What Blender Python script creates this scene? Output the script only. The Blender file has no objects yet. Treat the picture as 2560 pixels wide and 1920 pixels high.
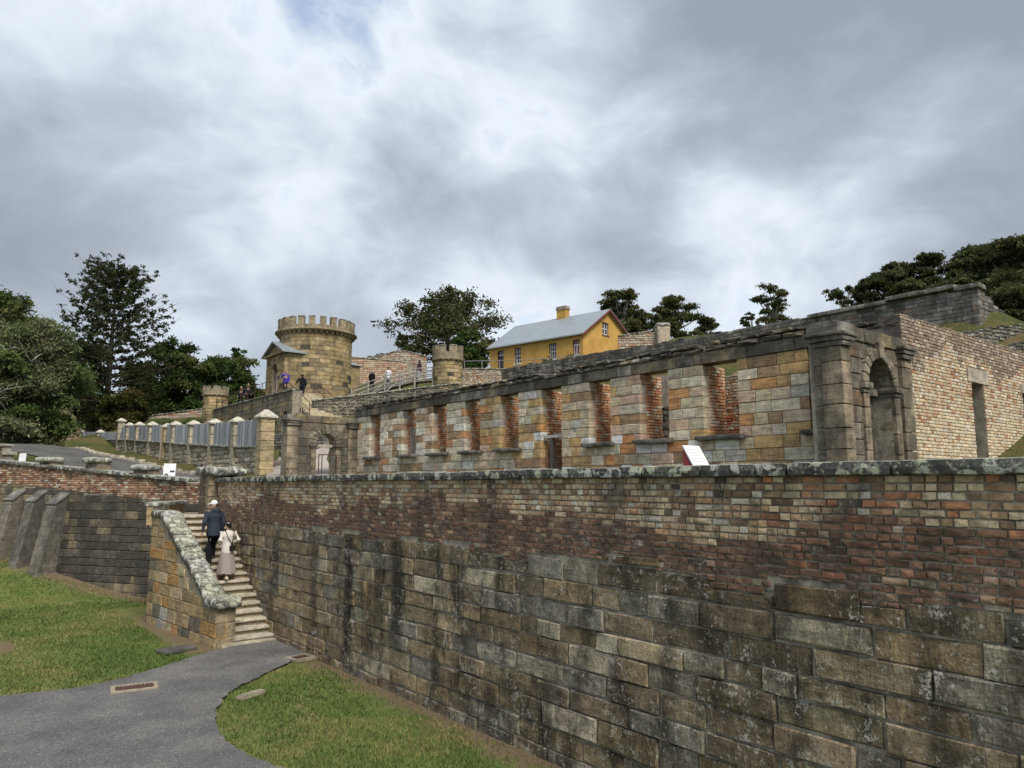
import bpy, bmesh, math, random
import numpy as np
from mathutils import Vector, Matrix, noise as mnoise
R = math.radians
sc = bpy.context.scene
col = bpy.data.collections.new("Place"); sc.collection.children.link(col)

# ---------------- camera, sky, sun, exposure ----------------
EYE = Vector((0, 0, 3.7))
cam_d = bpy.data.cameras.new("Camera"); cam = bpy.data.objects.new("Camera", cam_d); col.objects.link(cam)
cam.location = EYE
cam.rotation_euler = (R(90 + 7.79), 0, R(-38.4))
cam_d.sensor_width = 36; cam_d.lens = 36 * 1850 / 2560; cam_d.clip_start = .1; cam_d.clip_end = 3000
sc.camera = cam
vs = sc.view_settings
vs.view_transform = 'Standard'; vs.look = 'None'; vs.exposure = 1.0; vs.gamma = 1; vs.use_curve_mapping = False
SUN_EL, SUN_AZ = R(50), R(38.4 + 180 - 28)      # azimuth clockwise from +Y: behind the camera
sun_d = bpy.data.lights.new("Sun", 'SUN'); sun_d.energy = 1.9; sun_d.angle = R(25); sun_d.color = (1, .93, .83)
sun = bpy.data.objects.new("Sun", sun_d); col.objects.link(sun)
sd = Vector((math.sin(SUN_AZ) * math.cos(SUN_EL), math.cos(SUN_AZ) * math.cos(SUN_EL), math.sin(SUN_EL)))
sun.rotation_euler = (-sd).to_track_quat('-Z', 'Y').to_euler()

class NT:
    """small node-tree helper"""
    def __init__(s, nt): s.nt = nt; s.x = 0
    def n(s, typ, ins=None, **props):
        nd = s.nt.nodes.new(typ); s.x += 40; nd.location = (s.x, 0)
        for k, v in props.items(): setattr(nd, k, v)
        for k, v in (ins or {}).items():
            sock = nd.inputs[k]
            if isinstance(v, bpy.types.NodeSocket): s.nt.links.new(v, sock)
            else: sock.default_value = v
        return nd
    def math(s, op, a, b=0.0, c=None, clamp=False):
        i = {0: a, 1: b}
        if c is not None: i[2] = c
        return s.n('ShaderNodeMath', i, operation=op, use_clamp=clamp).outputs[0]
    def vmul(s, a, b): return s.n('ShaderNodeVectorMath', {0: a, 1: b}, operation='MULTIPLY').outputs[0]
    def vadd(s, a, b): return s.n('ShaderNodeVectorMath', {0: a, 1: b}, operation='ADD').outputs[0]
    def noise(s, vec, scale, detail=4, rough=.55, dist=0.0, out=0):
        return s.n('ShaderNodeTexNoise', {'Vector': vec, 'Scale': scale, 'Detail': detail, 'Roughness': rough, 'Distortion': dist}).outputs[out]
    def ss(s, v, a, b, o0=0.0, o1=1.0):
        return s.n('ShaderNodeMapRange', {'Value': v, 'From Min': a, 'From Max': b, 'To Min': o0, 'To Max': o1}, interpolation_type='SMOOTHSTEP').outputs[0]
    def mix(s, f, a, b, mode='MIX'):
        nd = s.n('ShaderNodeMix', data_type='RGBA', blend_type=mode)
        for idx, v in ((0, f), (6, a), (7, b)):
            sock = nd.inputs[idx]
            if isinstance(v, bpy.types.NodeSocket): s.nt.links.new(v, sock)
            else:
                if idx and len(v) == 3: v = (*v, 1)
                sock.default_value = v
        return nd.outputs[2]
    def ramp(s, f, stops):
        nd = s.n('ShaderNodeValToRGB', {'Fac': f}); cr = nd.color_ramp
        while len(cr.elements) > 1: cr.elements.remove(cr.elements[0])
        cr.elements[0].position = stops[0][0]; cr.elements[0].color = (*stops[0][1], 1)
        for p, c in stops[1:]:
            e = cr.elements.new(p); e.color = (*c, 1)
        return nd.outputs[0]

world = bpy.data.worlds.new("World"); sc.world = world; world.use_nodes = True
wn = world.node_tree; wn.nodes.clear(); w = NT(wn)
sky = w.n('ShaderNodeTexSky', sky_type='NISHITA', sun_disc=False, sun_elevation=SUN_EL, sun_rotation=SUN_AZ)
bg_sky = w.n('ShaderNodeBackground', {'Color': sky.outputs[0], 'Strength': .11})
tc = w.n('ShaderNodeTexCoord'); sep = w.n('ShaderNodeSeparateXYZ', {0: tc.outputs['Generated']})
CLOUD_OFF = (9.36, 24.27, 1.3)
p1 = w.vadd(w.vmul(tc.outputs['Generated'], (1.0, 1.0, 1.55)), CLOUD_OFF)
warp = w.n('ShaderNodeTexNoise', {'Vector': p1, 'Scale': 2.2, 'Detail': 3.0}).outputs['Color']
p1 = w.vadd(p1, w.vmul(w.vadd(warp, (-.5, -.5, -.5)), (.35, .35, .3)))
big = w.noise(p1, 1.15, 2, .45)
mid = w.noise(w.vadd(p1, (5.2, 1.3, 4.0)), 2.9, 9, .54)
thick = w.math('ADD', w.math('MULTIPLY', big, .5), w.math('MULTIPLY', mid, .5))
ccol = w.ramp(thick, [(.37, (.52, .60, .71)), (.425, (.70, .76, .83)), (.455, (.60, .66, .735)), (.495, (.46, .515, .59)), (.54, (.355, .40, .465)), (.60, (.28, .32, .38))])
# cloud sheet seen edge-on towards the horizon reads as one pale grey-blue layer
low = w.ss(sep.outputs[2], .02, .26)
ccol = w.mix(w.math('ADD', w.math('MULTIPLY', low, .75), .25), (.50, .57, .66), ccol)
cover = w.ss(thick, .37, .425, .45, 1.0)
bg_cl = w.n('ShaderNodeBackground', {'Color': ccol, 'Strength': .60})
wm = w.n('ShaderNodeMixShader', {0: cover, 1: bg_sky.outputs[0], 2: bg_cl.outputs[0]})
w.n('ShaderNodeOutputWorld', {0: wm.outputs[0]})

# ---------------- mesh helpers ----------------
def link(o, parent=None):
    col.objects.link(o)
    if parent is not None: o.parent = parent
    return o
def tag(o, label=None, cat=None, group=None, kind=None):
    for k, v in (('label', label), ('category', cat), ('group', group), ('kind', kind)):
        if v: o[k] = v
    return o
def thing(name, loc, label, cat, group=None, rz=0):
    o = bpy.data.objects.new(name, None); o.empty_display_size = .2
    o.location = loc; o.rotation_euler = (0, 0, rz); link(o)
    return tag(o, label, cat, group)

def to_local(parent, co):
    """world coordinates -> coordinates of a parent Empty (location + z rotation)"""
    if parent is None: return co
    chain = []; p = parent
    while p is not None: chain.append(p); p = p.parent
    for p in reversed(chain):
        co = co - np.array(p.location); a = -p.rotation_euler.z
        if abs(a) > 1e-9:
            c, s = math.cos(a), math.sin(a); co = np.stack([co[:, 0]*c - co[:, 1]*s, co[:, 0]*s + co[:, 1]*c, co[:, 2]], 1)
    return co

class MB:
    """collects faces in world coordinates, builds ONE mesh object"""
    def __init__(s): s.v = []; s.f = []; s.c = []
    def add(s, vs, fs, c=(.5, .5, .5)):
        b = len(s.v); s.v += [tuple(v) for v in vs]; s.f += [tuple(i + b for i in f) for f in fs]; s.c += [c] * len(vs); return s
    def hexa(s, p, c=(.5, .5, .5)):   # 8 points: bottom ring ccw, top ring ccw
        return s.add(p, [(3, 2, 1, 0), (4, 5, 6, 7), (0, 1, 5, 4), (1, 2, 6, 5), (2, 3, 7, 6), (3, 0, 4, 7)], c)
    def box(s, x0, x1, y0, y1, z0, z1, c=(.5, .5, .5)):
        return s.hexa([(x0, y0, z0), (x1, y0, z0), (x1, y1, z0), (x0, y1, z0), (x0, y0, z1), (x1, y0, z1), (x1, y1, z1), (x0, y1, z1)], c)
    def tube(s, pts, rad, n=8, c=(.5, .5, .5), cap=True, sq=(1, 1)):
        pts = [Vector(p) for p in pts]
        if not hasattr(rad, '__len__'): rad = [rad] * len(pts)
        rings = []; up0 = Vector((0, 0, 1))
        for i, p in enumerate(pts):
            t = (pts[min(i+1, len(pts)-1)] - pts[max(i-1, 0)])
            if t.length < 1e-6: t = Vector((0, 0, 1))
            t.normalize()
            a = t.cross(up0)
            if a.length < .05: a = t.cross(Vector((0, 1, 0)))
            a.normalize(); b = t.cross(a)
            rings.append([p + (a * math.cos(2*math.pi*k/n) * sq[0] + b * math.sin(2*math.pi*k/n) * sq[1]) * rad[i] for k in range(n)])
        vs = [v for r in rings for v in r]; fs = []
        for i in range(len(pts) - 1):
            for k in range(n):
                k2 = (k + 1) % n; fs.append((i*n + k, i*n + k2, (i+1)*n + k2, (i+1)*n + k))
        if cap: fs.append(tuple(range(n))); fs.append(tuple((len(pts)-1)*n + k for k in range(n))[::-1])
        return s.add(vs, fs, c)
    def ell(s, ctr, r, n=10, m=7, c=(.5, .5, .5)):
        vs = [(ctr[0], ctr[1], ctr[2] - r[2])]; fs = []
        for i in range(1, m):
            th = -math.pi/2 + math.pi*i/m
            for k in range(n):
                a = 2*math.pi*k/n; vs.append((ctr[0] + r[0]*math.cos(th)*math.cos(a), ctr[1] + r[1]*math.cos(th)*math.sin(a), ctr[2] + r[2]*math.sin(th)))
        vs.append((ctr[0], ctr[1], ctr[2] + r[2]))
        for k in range(n): fs.append((0, 1 + (k+1) % n, 1 + k))
        for i in range(m-2):
            for k in range(n): fs.append((1 + i*n + k, 1 + i*n + (k+1) % n, 1 + (i+1)*n + (k+1) % n, 1 + (i+1)*n + k))
        t = len(vs) - 1
        for k in range(n): fs.append((t, 1 + (m-2)*n + k, 1 + (m-2)*n + (k+1) % n))
        return s.add(vs, fs, c)
    def build(s, name, mat, parent=None, smooth=False, kind=None, bevel=0):
        me = bpy.data.meshes.new(name)
        co = to_local(parent, np.array(s.v, float))
        me.from_pydata([tuple(x) for x in co], [], s.f)
        if mat: me.materials.append(mat)
        at = me.color_attributes.new('Col', 'FLOAT_COLOR', 'POINT')
        at.data.foreach_set('color', np.array([(*c, 1) for c in s.c], np.float32).ravel())
        if smooth: me.polygons.foreach_set('use_smooth', [True] * len(me.polygons))
        bm = bmesh.new(); bm.from_mesh(me); bmesh.ops.recalc_face_normals(bm, faces=bm.faces); bm.to_mesh(me); bm.free()
        o = bpy.data.objects.new(name, me); link(o, parent)
        if bevel:
            m = o.modifiers.new('b', 'BEVEL'); m.width = bevel; m.segments = 1; m.limit_method = 'ANGLE'
        if kind: o['kind'] = kind
        return o

def np_mesh(name, co, nper, cols, mat, parent=None, kind=None):
    """many separate polygons with nper vertices each"""
    co = to_local(parent, co); n = len(co)
    me = bpy.data.meshes.new(name); me.vertices.add(n); me.vertices.foreach_set('co', co.astype(np.float32).ravel())
    me.loops.add(n); me.loops.foreach_set('vertex_index', np.arange(n, dtype=np.int32))
    me.polygons.add(n // nper); me.polygons.foreach_set('loop_start', np.arange(0, n, nper, dtype=np.int32))
    me.polygons.foreach_set('loop_total', np.full(n // nper, nper, np.int32))
    me.update(calc_edges=True)
    at = me.color_attributes.new('Col', 'FLOAT_COLOR', 'POINT')
    c4 = np.concatenate([np.repeat(cols, nper, 0), np.ones((n, 1))], 1)
    at.data.foreach_set('color', c4.astype(np.float32).ravel())
    me.materials.append(mat); o = bpy.data.objects.new(name, me); link(o, parent)
    if kind: o['kind'] = kind
    return o

def fbm(x, y, z=0.0, o=4): return mnoise.fractal(Vector((x, y, z)), 1.0, 2.0, o)

def rough_box_mesh(dims, r, amp, seed, seg=.09, freq=3.0, mx=16):
    """rounded, noise-worn block centred on the origin"""
    n = [max(2, min(mx, int(d / seg))) for d in dims]
    key = {}; vs = []; fs = []
    h = [d / 2 for d in dims]; r = min(r, min(h) * .95)
    def vid(i, j, k):
        q = (i, j, k)
        if q in key: return key[q]
        p = [dims[a] * (q[a] / n[a] - .5) for a in range(3)]
        c = [max(-(h[a]-r), min(h[a]-r, p[a])) for a in range(3)]
        d = Vector([p[a]-c[a] for a in range(3)])
        if d.length > 1e-6: d = d.normalized() * r
        p = Vector(c) + d
        nv = mnoise.noise_vector(p * freq + Vector((seed*7.3, seed*3.1, seed))) * amp + mnoise.noise_vector(p * freq * 3 + Vector((seed, 5, seed*2))) * amp * .45
        key[q] = len(vs); vs.append(p + nv); return key[q]
    for a in range(3):
        b, c = (a+1) % 3, (a+2) % 3
        for side in (0, n[a]):
            for i in range(n[b]):
                for j in range(n[c]):
                    def q(ii, jj):
                        t = [0, 0, 0]; t[a] = side; t[b] = ii; t[c] = jj; return vid(*t)
                    f = (q(i, j), q(i+1, j), q(i+1, j+1), q(i, j+1)); fs.append(f if side else f[::-1])
    me = bpy.data.meshes.new('worn_block'); me.from_pydata(vs, [], fs)
    me.polygons.foreach_set('use_smooth', [r > .045] * len(me.polygons)); return me

def rough(name, ctr, dims, mat, parent=None, rz=0, r=.03, amp=.012, seed=None, tilt=(0, 0), color=(.5, .5, .5), seg=.09, freq=3.0, mx=16):
    me = rough_box_mesh(dims, r, amp, random.random()*50 if seed is None else seed, seg, freq, mx); me.materials.append(mat)
    o = bpy.data.objects.new(name, me); link(o, parent)
    c = to_local(parent, np.array([ctr], float))[0]
    pr = 0
    p = parent
    while p is not None: pr += p.rotation_euler.z; p = p.parent
    o.location = c; o.rotation_euler = (tilt[0], tilt[1], rz - pr); o.color = (*color, 1); return o

# ---------------- masonry helpers ----------------
class Wall:
    """wall frame: s runs along the wall (to the right for someone facing it), front is the visible side"""
    def __init__(s, ox, oy, theta):
        s.o = (ox, oy); s.th = theta; s.u = (math.cos(theta), math.sin(theta)); s.f = (math.sin(theta), -math.cos(theta))
    def p(s, a, z, out=0.0): return (s.o[0] + s.u[0]*a + s.f[0]*out, s.o[1] + s.u[1]*a + s.f[1]*out, z)
    def box(s, mb, a0, a1, z0, z1, o0, o1, c=(.5, .5, .5), z1b=None, z0b=None):
        za, zb = z1, z1 if z1b is None else z1b; ya, yb = z0, z0 if z0b is None else z0b
        mb.hexa([s.p(a0, ya, o1), s.p(a1, yb, o1), s.p(a1, yb, o0), s.p(a0, ya, o0), s.p(a0, za, o1), s.p(a1, zb, o1), s.p(a1, zb, o0), s.p(a0, za, o0)], c)

def block_template(L, H, D, ch, bulge, jit, seed):
    """dressed block, unit box, front at y=-.5; about 36 triangles"""
    rg = random.Random(seed); cx, cz, cy = ch/L, ch/H, ch/D
    J = lambda k: rg.uniform(-jit, jit) / k
    back = [(-.5, .5, -.5), (.5, .5, -.5), (.5, .5, .5), (-.5, .5, .5)]
    uvs = [(-.5, -.5), (0, -.5), (.5, -.5), (.5, 0), (.5, .5), (0, .5), (-.5, .5), (-.5, 0)]
    ring = [(u + (J(L) if abs(u) < .1 else -abs(J(L))*.7*(1 if u > 0 else -1)), -.5 + cy + abs(J(D)), v + (J(H) if abs(v) < .1 else -abs(J(H))*.7*(1 if v > 0 else -1))) for u, v in uvs]
    inner = [((u*(1 - 2*cx*rg.uniform(.7, 1.5))) + J(L), -.5 + J(D)*.7, v*(1 - 2*cz*rg.uniform(.7, 1.5)) + J(H)) for u, v in uvs]
    ctr = [(J(L)*2, -.5 - bulge/D*rg.uniform(-.2, 1), J(H)*2)]
    vs = back + ring + inner + ctr; f = []
    for i in range(8):
        j = (i+1) % 8; f.append((4+i, 4+j, 12+j, 12+i)); f.append((12+i, 12+j, 20))
    f += [(0, 1, 6, 5, 4), (1, 2, 8, 7, 6), (2, 3, 10, 9, 8), (3, 0, 4, 11, 10), (0, 3, 2, 1)]
    return vs, f

_tmpl = {}
def templates(key, L, H, D, ch, bulge, jit, n=8):
    if key not in _tmpl:
        _tmpl[key] = [block_template(L, H, D, ch, bulge, jit, hash((L, H, k)) % 9999 + k) for k in range(n)]
    return _tmpl[key]
_tmesh = {}
def tmesh(key, i, mat):
    k = (key, i, mat.name)
    if k not in _tmesh:
        me = bpy.data.meshes.new('block'); v, f = _tmpl[key][i]; me.from_pydata(v, [], f); me.materials.append(mat)
        bm = bmesh.new(); bm.from_mesh(me); bmesh.ops.recalc_face_normals(bm, faces=bm.faces); bm.to_mesh(me); bm.free()
        _tmesh[k] = me
    return _tmesh[k]

def course_lines(z0, z1, h, rng, jit=.12):
    n = max(1, round((z1 - z0) / h)); hs = [1 + rng.uniform(-jit, jit) for _ in range(n)]; k = (z1 - z0) / sum(hs); z = [z0]
    for a in hs: z.append(z[-1] + a * k)
    return z
def layout(s0, s1, zs, lmin, lmax, rng, holes=(), top=None, bot=None, alt=None):
    out = []
    for ci in range(len(zs) - 1):
        za, zb = zs[ci], zs[ci+1]; zm = (za + zb) / 2; iv = [(s0, s1)]
        for h0, h1, hz0, hz1 in holes:
            if hz0 < zm < hz1:
                nv = []
                for a, b in iv:
                    if h1 <= a or h0 >= b: nv.append((a, b))
                    else:
                        if h0 > a: nv.append((a, h0))
                        if h1 < b: nv.append((h1, b))
                iv = nv
        for a, b in iv:
            x = a; first = True
            while x < b - 1e-4:
                l = rng.uniform(lmin, lmax)
                if alt: l = alt(ci, rng)
                if first: l *= rng.uniform(.5, 1); first = False
                if b - x - l < lmin * .6: l = b - x
                sm = x + l/2; t = zb if top is None else min(zb, top(sm)); bo = za if bot is None else max(za, bot(sm))
                if t - bo > (zb - za) * .35: out.append((x, x + l, bo, t))
                x += l
    return out

def place(parent, wall, rects, depth, matO, matA, colfn, name, key, maxn=300, gap=.01, outj=.012, rng=None, out=0.0, batter=None, jit=0.0):
    """largest maxn blocks as objects, the rest joined"""
    rng = rng or random.Random(5); tl = _tmpl[key]; items = []
    for (a, b, za, zb) in rects:
        if jit: a += rng.uniform(-jit, jit)*.7; b += rng.uniform(-jit, jit)*.7; za += rng.uniform(-jit, jit)*.6; zb += rng.uniform(-jit, jit)*.6
        sm, zm = (a+b)/2, (za+zb)/2; o = out + rng.uniform(-outj, outj)
        if batter: o += batter(sm, zm)
        c = Vector(wall.p(sm, zm, o - depth/2)); dv = c - EYE
        fr = Vector((wall.f[0], wall.f[1], 0)); face = max(.05, -dv.normalized().dot(fr))
        items.append(((b-a)*(zb-za)*face/dv.length_squared, c, (max(.02, b-a-gap), depth, max(.02, zb-za-gap)), colfn(sm, zm, rng), rng.randrange(len(tl))))
    items.sort(key=lambda q: -q[0])
    pr = 0; p = parent
    while p is not None: pr += p.rotation_euler.z; p = p.parent
    for _, c, s, cl, k in items[:maxn]:
        o = bpy.data.objects.new(name, tmesh(key, k, matO)); o.parent = parent; col.objects.link(o)
        o.location = to_local(parent, np.array([c], float))[0]; o.scale = s; o.rotation_euler = (0, rng.uniform(-jit, jit)*.7/max(.2, s[0]), wall.th - pr); o.color = (*cl, 1)
    rest = items[maxn:]
    if rest:
        mb = MB(); ct, st = math.cos(wall.th), math.sin(wall.th)
        for _, c, s, cl, k in rest:
            v, f = tl[k]
            mb.add([(c[0] + x*s[0]*ct - y*s[1]*st, c[1] + x*s[0]*st + y*s[1]*ct, c[2] + z*s[2]) for x, y, z in v], f, cl)
        mb.build(name + 's', matA, parent, kind='stuff')

def lerp(a, b, t): return tuple(a[i] + (b[i]-a[i])*t for i in range(3))
def vary(c, rng, k=.12, h=.03):
    h = min(h, .03)
    m = 1 + rng.uniform(-k, k); return tuple(max(.01, x*m*(1 + rng.uniform(-h, h))) for x in c)
def pick(rng, pal):
    t = rng.random() * sum(p[0] for p in pal)
    for wgt, c in pal:
        t -= wgt
        if t <= 0: return c
    return pal[-1][1]

# ---------------- materials ----------------
def new_mat(name):
    m = bpy.data.materials.new(name); m.use_nodes = True; m.node_tree.nodes.clear(); return m, NT(m.node_tree)
def finish(m, n, color, rough=.9, bump=None, bstr=.3, bdist=.02, spec=.25, metal=0.0, extra=None):
    b = n.n('ShaderNodeBsdfPrincipled', {'Base Color': color if isinstance(color, bpy.types.NodeSocket) else (*color, 1), 'Roughness': rough, 'Specular IOR Level': spec, 'Metallic': metal})
    if bump is not None:
        bp = n.n('ShaderNodeBump', {'Height': bump, 'Strength': bstr, 'Distance': bdist}); n.nt.links.new(bp.outputs[0], b.inputs['Normal'])
    n.n('ShaderNodeOutputMaterial', {0: b.outputs[0]}); return m
def src_color(n, src):
    if src == 'obj': return n.n('ShaderNodeObjectInfo').outputs['Color']
    if src == 'attr': return n.n('ShaderNodeVertexColor', layer_name='Col').outputs[0]
    return n.n('ShaderNodeRGB').outputs[0]
def masonry(name, src, stain=.6, stain_col=(.035, .033, .03), lichen=.25, lichen_col=(.5, .5, .46), bed=.25, bstr=.5, bdist=.02, sscale=1.0, base=None, drips=None, lo=.52, grain=1.0, smear=None, tool=0.0, lm=(.47, .62)):
    m, n = new_mat(name); pos = n.n('ShaderNodeNewGeometry').outputs['Position']
    if base: c = n.n('ShaderNodeRGB'); c.outputs[0].default_value = (*base, 1); c = c.outputs[0]
    else: c = src_color(n, src)
    if src == 'obj' and not base:
        rnd = n.n('ShaderNodeObjectInfo').outputs['Random']
        off = n.n('ShaderNodeCombineXYZ', {0: n.math('MULTIPLY', rnd, 37.0), 1: n.math('MULTIPLY', rnd, 11.0), 2: n.math('MULTIPLY', rnd, 91.0)}).outputs[0]
        loc = n.vadd(pos, off)
    else: loc = pos
    mot = n.noise(loc, 5*grain, 5, .62)
    c = n.mix(1.0, c, n.ramp(mot, [(.25, (.55, .55, .55)), (.5, (1, 1, 1)), (.75, (1.4, 1.38, 1.34))]), 'MULTIPLY')
    if bed:
        bd = n.noise(n.vmul(loc, (1.2, 1.2, 16)), 1.6, 3, .5, .8)
        c = n.mix(bed, c, n.mix(1.0, c, n.ramp(bd, [(.35, (.5, .46, .42)), (.5, (1, 1, 1)), (.64, (1.35, 1.25, 1.1))]), 'MULTIPLY'))
    fine = n.noise(pos, 34*grain, 4, .65)
    c = n.mix(1.0, c, n.ramp(fine, [(.3, (.72, .72, .72)), (.7, (1.28, 1.28, 1.28))]), 'MULTIPLY')
    chis = None
    if tool:    # chisel strokes slanting across the dressed faces, a different amount on each stone
        mp = n.n('ShaderNodeMapping', {'Vector': loc, 'Rotation': (R(38), 0.0, 0.0), 'Scale': (1.0, 34.0, 5.0)}).outputs[0]
        chis = n.math('MULTIPLY', n.math('SUBTRACT', n.noise(mp, 1.0, 2, .5), .5), n.math('MULTIPLY', n.ss(mot, .3, .7), tool))
        c = n.mix(1.0, c, n.ramp(n.math('ADD', chis, .5), [(.2, (.6, .6, .6)), (.5, (1, 1, 1)), (.8, (1.4, 1.4, 1.4))]), 'MULTIPLY')
        pit = n.ss(n.noise(pos, 11, 4, .6), .40, .33); c = n.mix(n.math('MULTIPLY', pit, .55), c, (.03, .027, .022))
    if smear:   # old mortar smeared raggedly over the block edges
        oc = n.n('ShaderNodeSeparateXYZ', {0: n.n('ShaderNodeTexCoord').outputs['Object']})
        ex = n.math('MULTIPLY', n.math('SUBTRACT', .5, n.math('ABSOLUTE', oc.outputs[0])), smear[0]); ez = n.math('MULTIPLY', n.math('SUBTRACT', .5, n.math('ABSOLUTE', oc.outputs[2])), smear[1])
        dd = n.math('ADD', n.math('MINIMUM', ex, ez), n.math('MULTIPLY', n.math('SUBTRACT', n.noise(pos, smear[5], 4, .6), .42), smear[2]))
        c = n.mix(n.math('MULTIPLY', n.ss(dd, smear[3]*1.35, smear[3]*.8), .85), c, n.mix(fine, tuple(x*.75 for x in smear[4]), tuple(x*1.25 for x in smear[4])))
    # weathering: soft vertical streaks and patches of black growth
    st1 = n.noise(n.vmul(pos, (1.5, 1.5, .28)), 1.1*sscale, 5, .6)
    st2 = n.noise(pos, 2.6*sscale, 6, .68, .3)
    st3 = n.noise(n.vmul(pos, (1, 1, .55)), .42*sscale, 4, .55)      # broad continuous veils of grime crossing many blocks
    st = n.math('ADD', n.math('ADD', n.math('MULTIPLY', st1, .42), n.math('MULTIPLY', st2, .34)), n.math('MULTIPLY', st3, .24))
    f = n.math('MULTIPLY', n.ss(st, lo - .06, lo + .10), stain)
    if drips:
        sp = n.n('ShaderNodeSeparateXYZ', {0: pos})
        for (yc, wd, z0, z1, k) in drips:
            wob = n.math('ADD', sp.outputs[1], n.math('MULTIPLY', n.math('SUBTRACT', n.noise(n.vmul(pos, (1, .5, 1.3)), 1.3, 3), .5), .55))
            d = n.math('ABSOLUTE', n.math('SUBTRACT', wob, yc)); e = n.ss(d, wd, wd*.25)
            zz = n.math('MULTIPLY', n.ss(sp.outputs[2], z1 + .25, z1 - .15), n.ss(sp.outputs[2], z0 - .2, z0 + .4, .35, 1))
            f = n.math('MAXIMUM', f, n.math('MULTIPLY', n.math('MULTIPLY', e, zz), n.math('MULTIPLY', n.ss(st2, .25, .5, .55, 1), k)))
    c = n.mix(f, c, n.mix(fine, tuple(x*.5 for x in stain_col), tuple(x*1.6 for x in stain_col)))
    if lichen:
        l1 = n.noise(pos, 16, 4, .7, .6); l2 = n.noise(pos, 1.4, 4, .6)
        l3 = n.noise(pos, 5.5, 6, .72, .4); lf = n.math('MULTIPLY', n.math('MAXIMUM', n.math('MULTIPLY', n.ss(l1, .585, .64), n.ss(l2, *lm)), n.math('MULTIPLY', n.math('MULTIPLY', n.ss(l3, .55, .63), n.ss(fine, .42, .55)), n.ss(l2, *lm))), n.math('MINIMUM', lichen, .85))
        c = n.mix(lf, c, n.mix(l2, lichen_col, tuple(x*.75 for x in lichen_col)))
    bh = n.math('ADD', n.math('MULTIPLY', mot, .6), n.math('MULTIPLY', fine, .4))
    if chis is not None: bh = n.math('ADD', bh, n.math('ADD', n.math('MULTIPLY', chis, .7), n.math('MULTIPLY', n.noise(loc, 1.8, 3, .5), .8)))
    return finish(m, n, c, .93, bh, bstr, bdist, .15)
def simple(name, color, rough=.8, var=.25, scale=8, bstr=.15, bdist=.01, spec=.3, metal=0.0, src=None, stretch=(1, 1, 1)):
    m, n = new_mat(name); pos = n.vmul(n.n('ShaderNodeNewGeometry').outputs['Position'], stretch)
    if src: c = src_color(n, src)
    else: c = n.n('ShaderNodeRGB'); c.outputs[0].default_value = (*color, 1); c = c.outputs[0]
    ns = n.noise(pos, scale, 5, .6)
    c = n.mix(1.0, c, n.ramp(ns, [(.25, (1-var,)*3), (.75, (1+var,)*3)]), 'MULTIPLY')
    return finish(m, n, c, rough, ns, bstr, bdist, spec, metal)

DR = [(15.8, .26, .3, 2.4, .7), (14.2, .34, .1, 2.75, 1.0), (12.2, .34, .8, 2.75, .9), (18.9, .2, 1.2, 2.7, .5), (8.6, .5, 1.2, 2.7, .55)]
M = {}
M['wstoneO'] = masonry('wall_stone_a', 'obj', .86, (.035, .029, .023), 1.0, (.56, .54, .48), .35, 1.0, .05, 1.25, drips=DR, lo=.507, tool=.9, lm=(.42, .56), smear=(.75, .29, .09, .008, (.40, .36, .28), 4.2))
M['wstoneA'] = masonry('wall_stone_b', 'attr', .86, (.035, .029, .023), 1.0, (.56, .54, .48), .35, 1.0, .05, 1.25, drips=DR, lo=.507, tool=.9, lm=(.42, .56))
M['wbrickO'] = masonry('wall_brick_a', 'obj', .8, (.05, .038, .031), .6, (.5, .47, .42), 0, .8, .016, 1.25, grain=2.2, lo=.512, smear=(.16, .075, .03, .0035, (.26, .235, .19), 14.0))
M['wbrickA'] = masonry('wall_brick_b', 'attr', .8, (.05, .038, .031), .6, (.5, .47, .42), 0, .7, .014, 1.2, grain=2.2, lo=.52)
M['mortar'] = masonry('mortar', 'rgb', .7, (.05, .046, .04), .5, (.45, .44, .4), 0, .8, .03, 1.6, base=(.34, .31, .25), lo=.5)
M['mortar_pale'] = masonry('mortar_pale', 'rgb', .35, (.06, .055, .05), .1, (.5, .48, .44), 0, .5, .02, 1.0, base=(.30, .26, .20))
M['coping'] = masonry('lichen_coping', 'obj', .8, (.04, .04, .037), 0, bed=0, bstr=.9, bdist=.02, sscale=1.6, lo=.46)
M['sandO'] = masonry('sandstone_a', 'obj', .36, (.06, .055, .048), .12, (.5, .5, .46), .55, .5, .015, .9, lo=.575)
M['sandA'] = masonry('sandstone_b', 'attr', .36, (.06, .055, .048), .12, (.5, .5, .46), .55, .5, .015, .9, lo=.575)
M['darkO'] = masonry('weathered_stone_a', 'obj', .75, (.045, .042, .037), .45, (.38, .38, .35), .4, .7, .02, 1.1, lo=.47)
M['darkA'] = masonry('weathered_stone_b', 'attr', .75, (.045, .042, .037), .45, (.38, .38, .35), .4, .7, .02, 1.1, lo=.47)
M['ebrickO'] = masonry('end_brick_a', 'obj', .22, (.08, .062, .05), .12, (.55, .5, .42), 0, .6, .012, 1.0, grain=2.2, lo=.58)
M['ebrickA'] = masonry('end_brick_b', 'attr', .22, (.08, .062, .05), .12, (.55, .5, .42), 0, .6, .012, 1.0, grain=2.2, lo=.58)
M['goldO'] = masonry('gold_stone_a', 'obj', .62, (.045, .04, .03), .1, (.4, .38, .3), .35, .5, .02, .6, lo=.53)
M['goldA'] = masonry('gold_stone_b', 'attr', .62, (.045, .04, .03), .1, (.4, .38, .3), .35, .5, .02, .6, lo=.53)
M['wood_grey'] = simple('weathered_timber', None, .9, .4, 2.5, .4, .01, .15, src='attr', stretch=(6, 6, .6))
M['plaster'] = masonry('old_plaster', 'rgb', .35, (.08, .075, .07), 0, bed=0, bstr=.3, bdist=.01, base=(.36, .32, .26))
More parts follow.
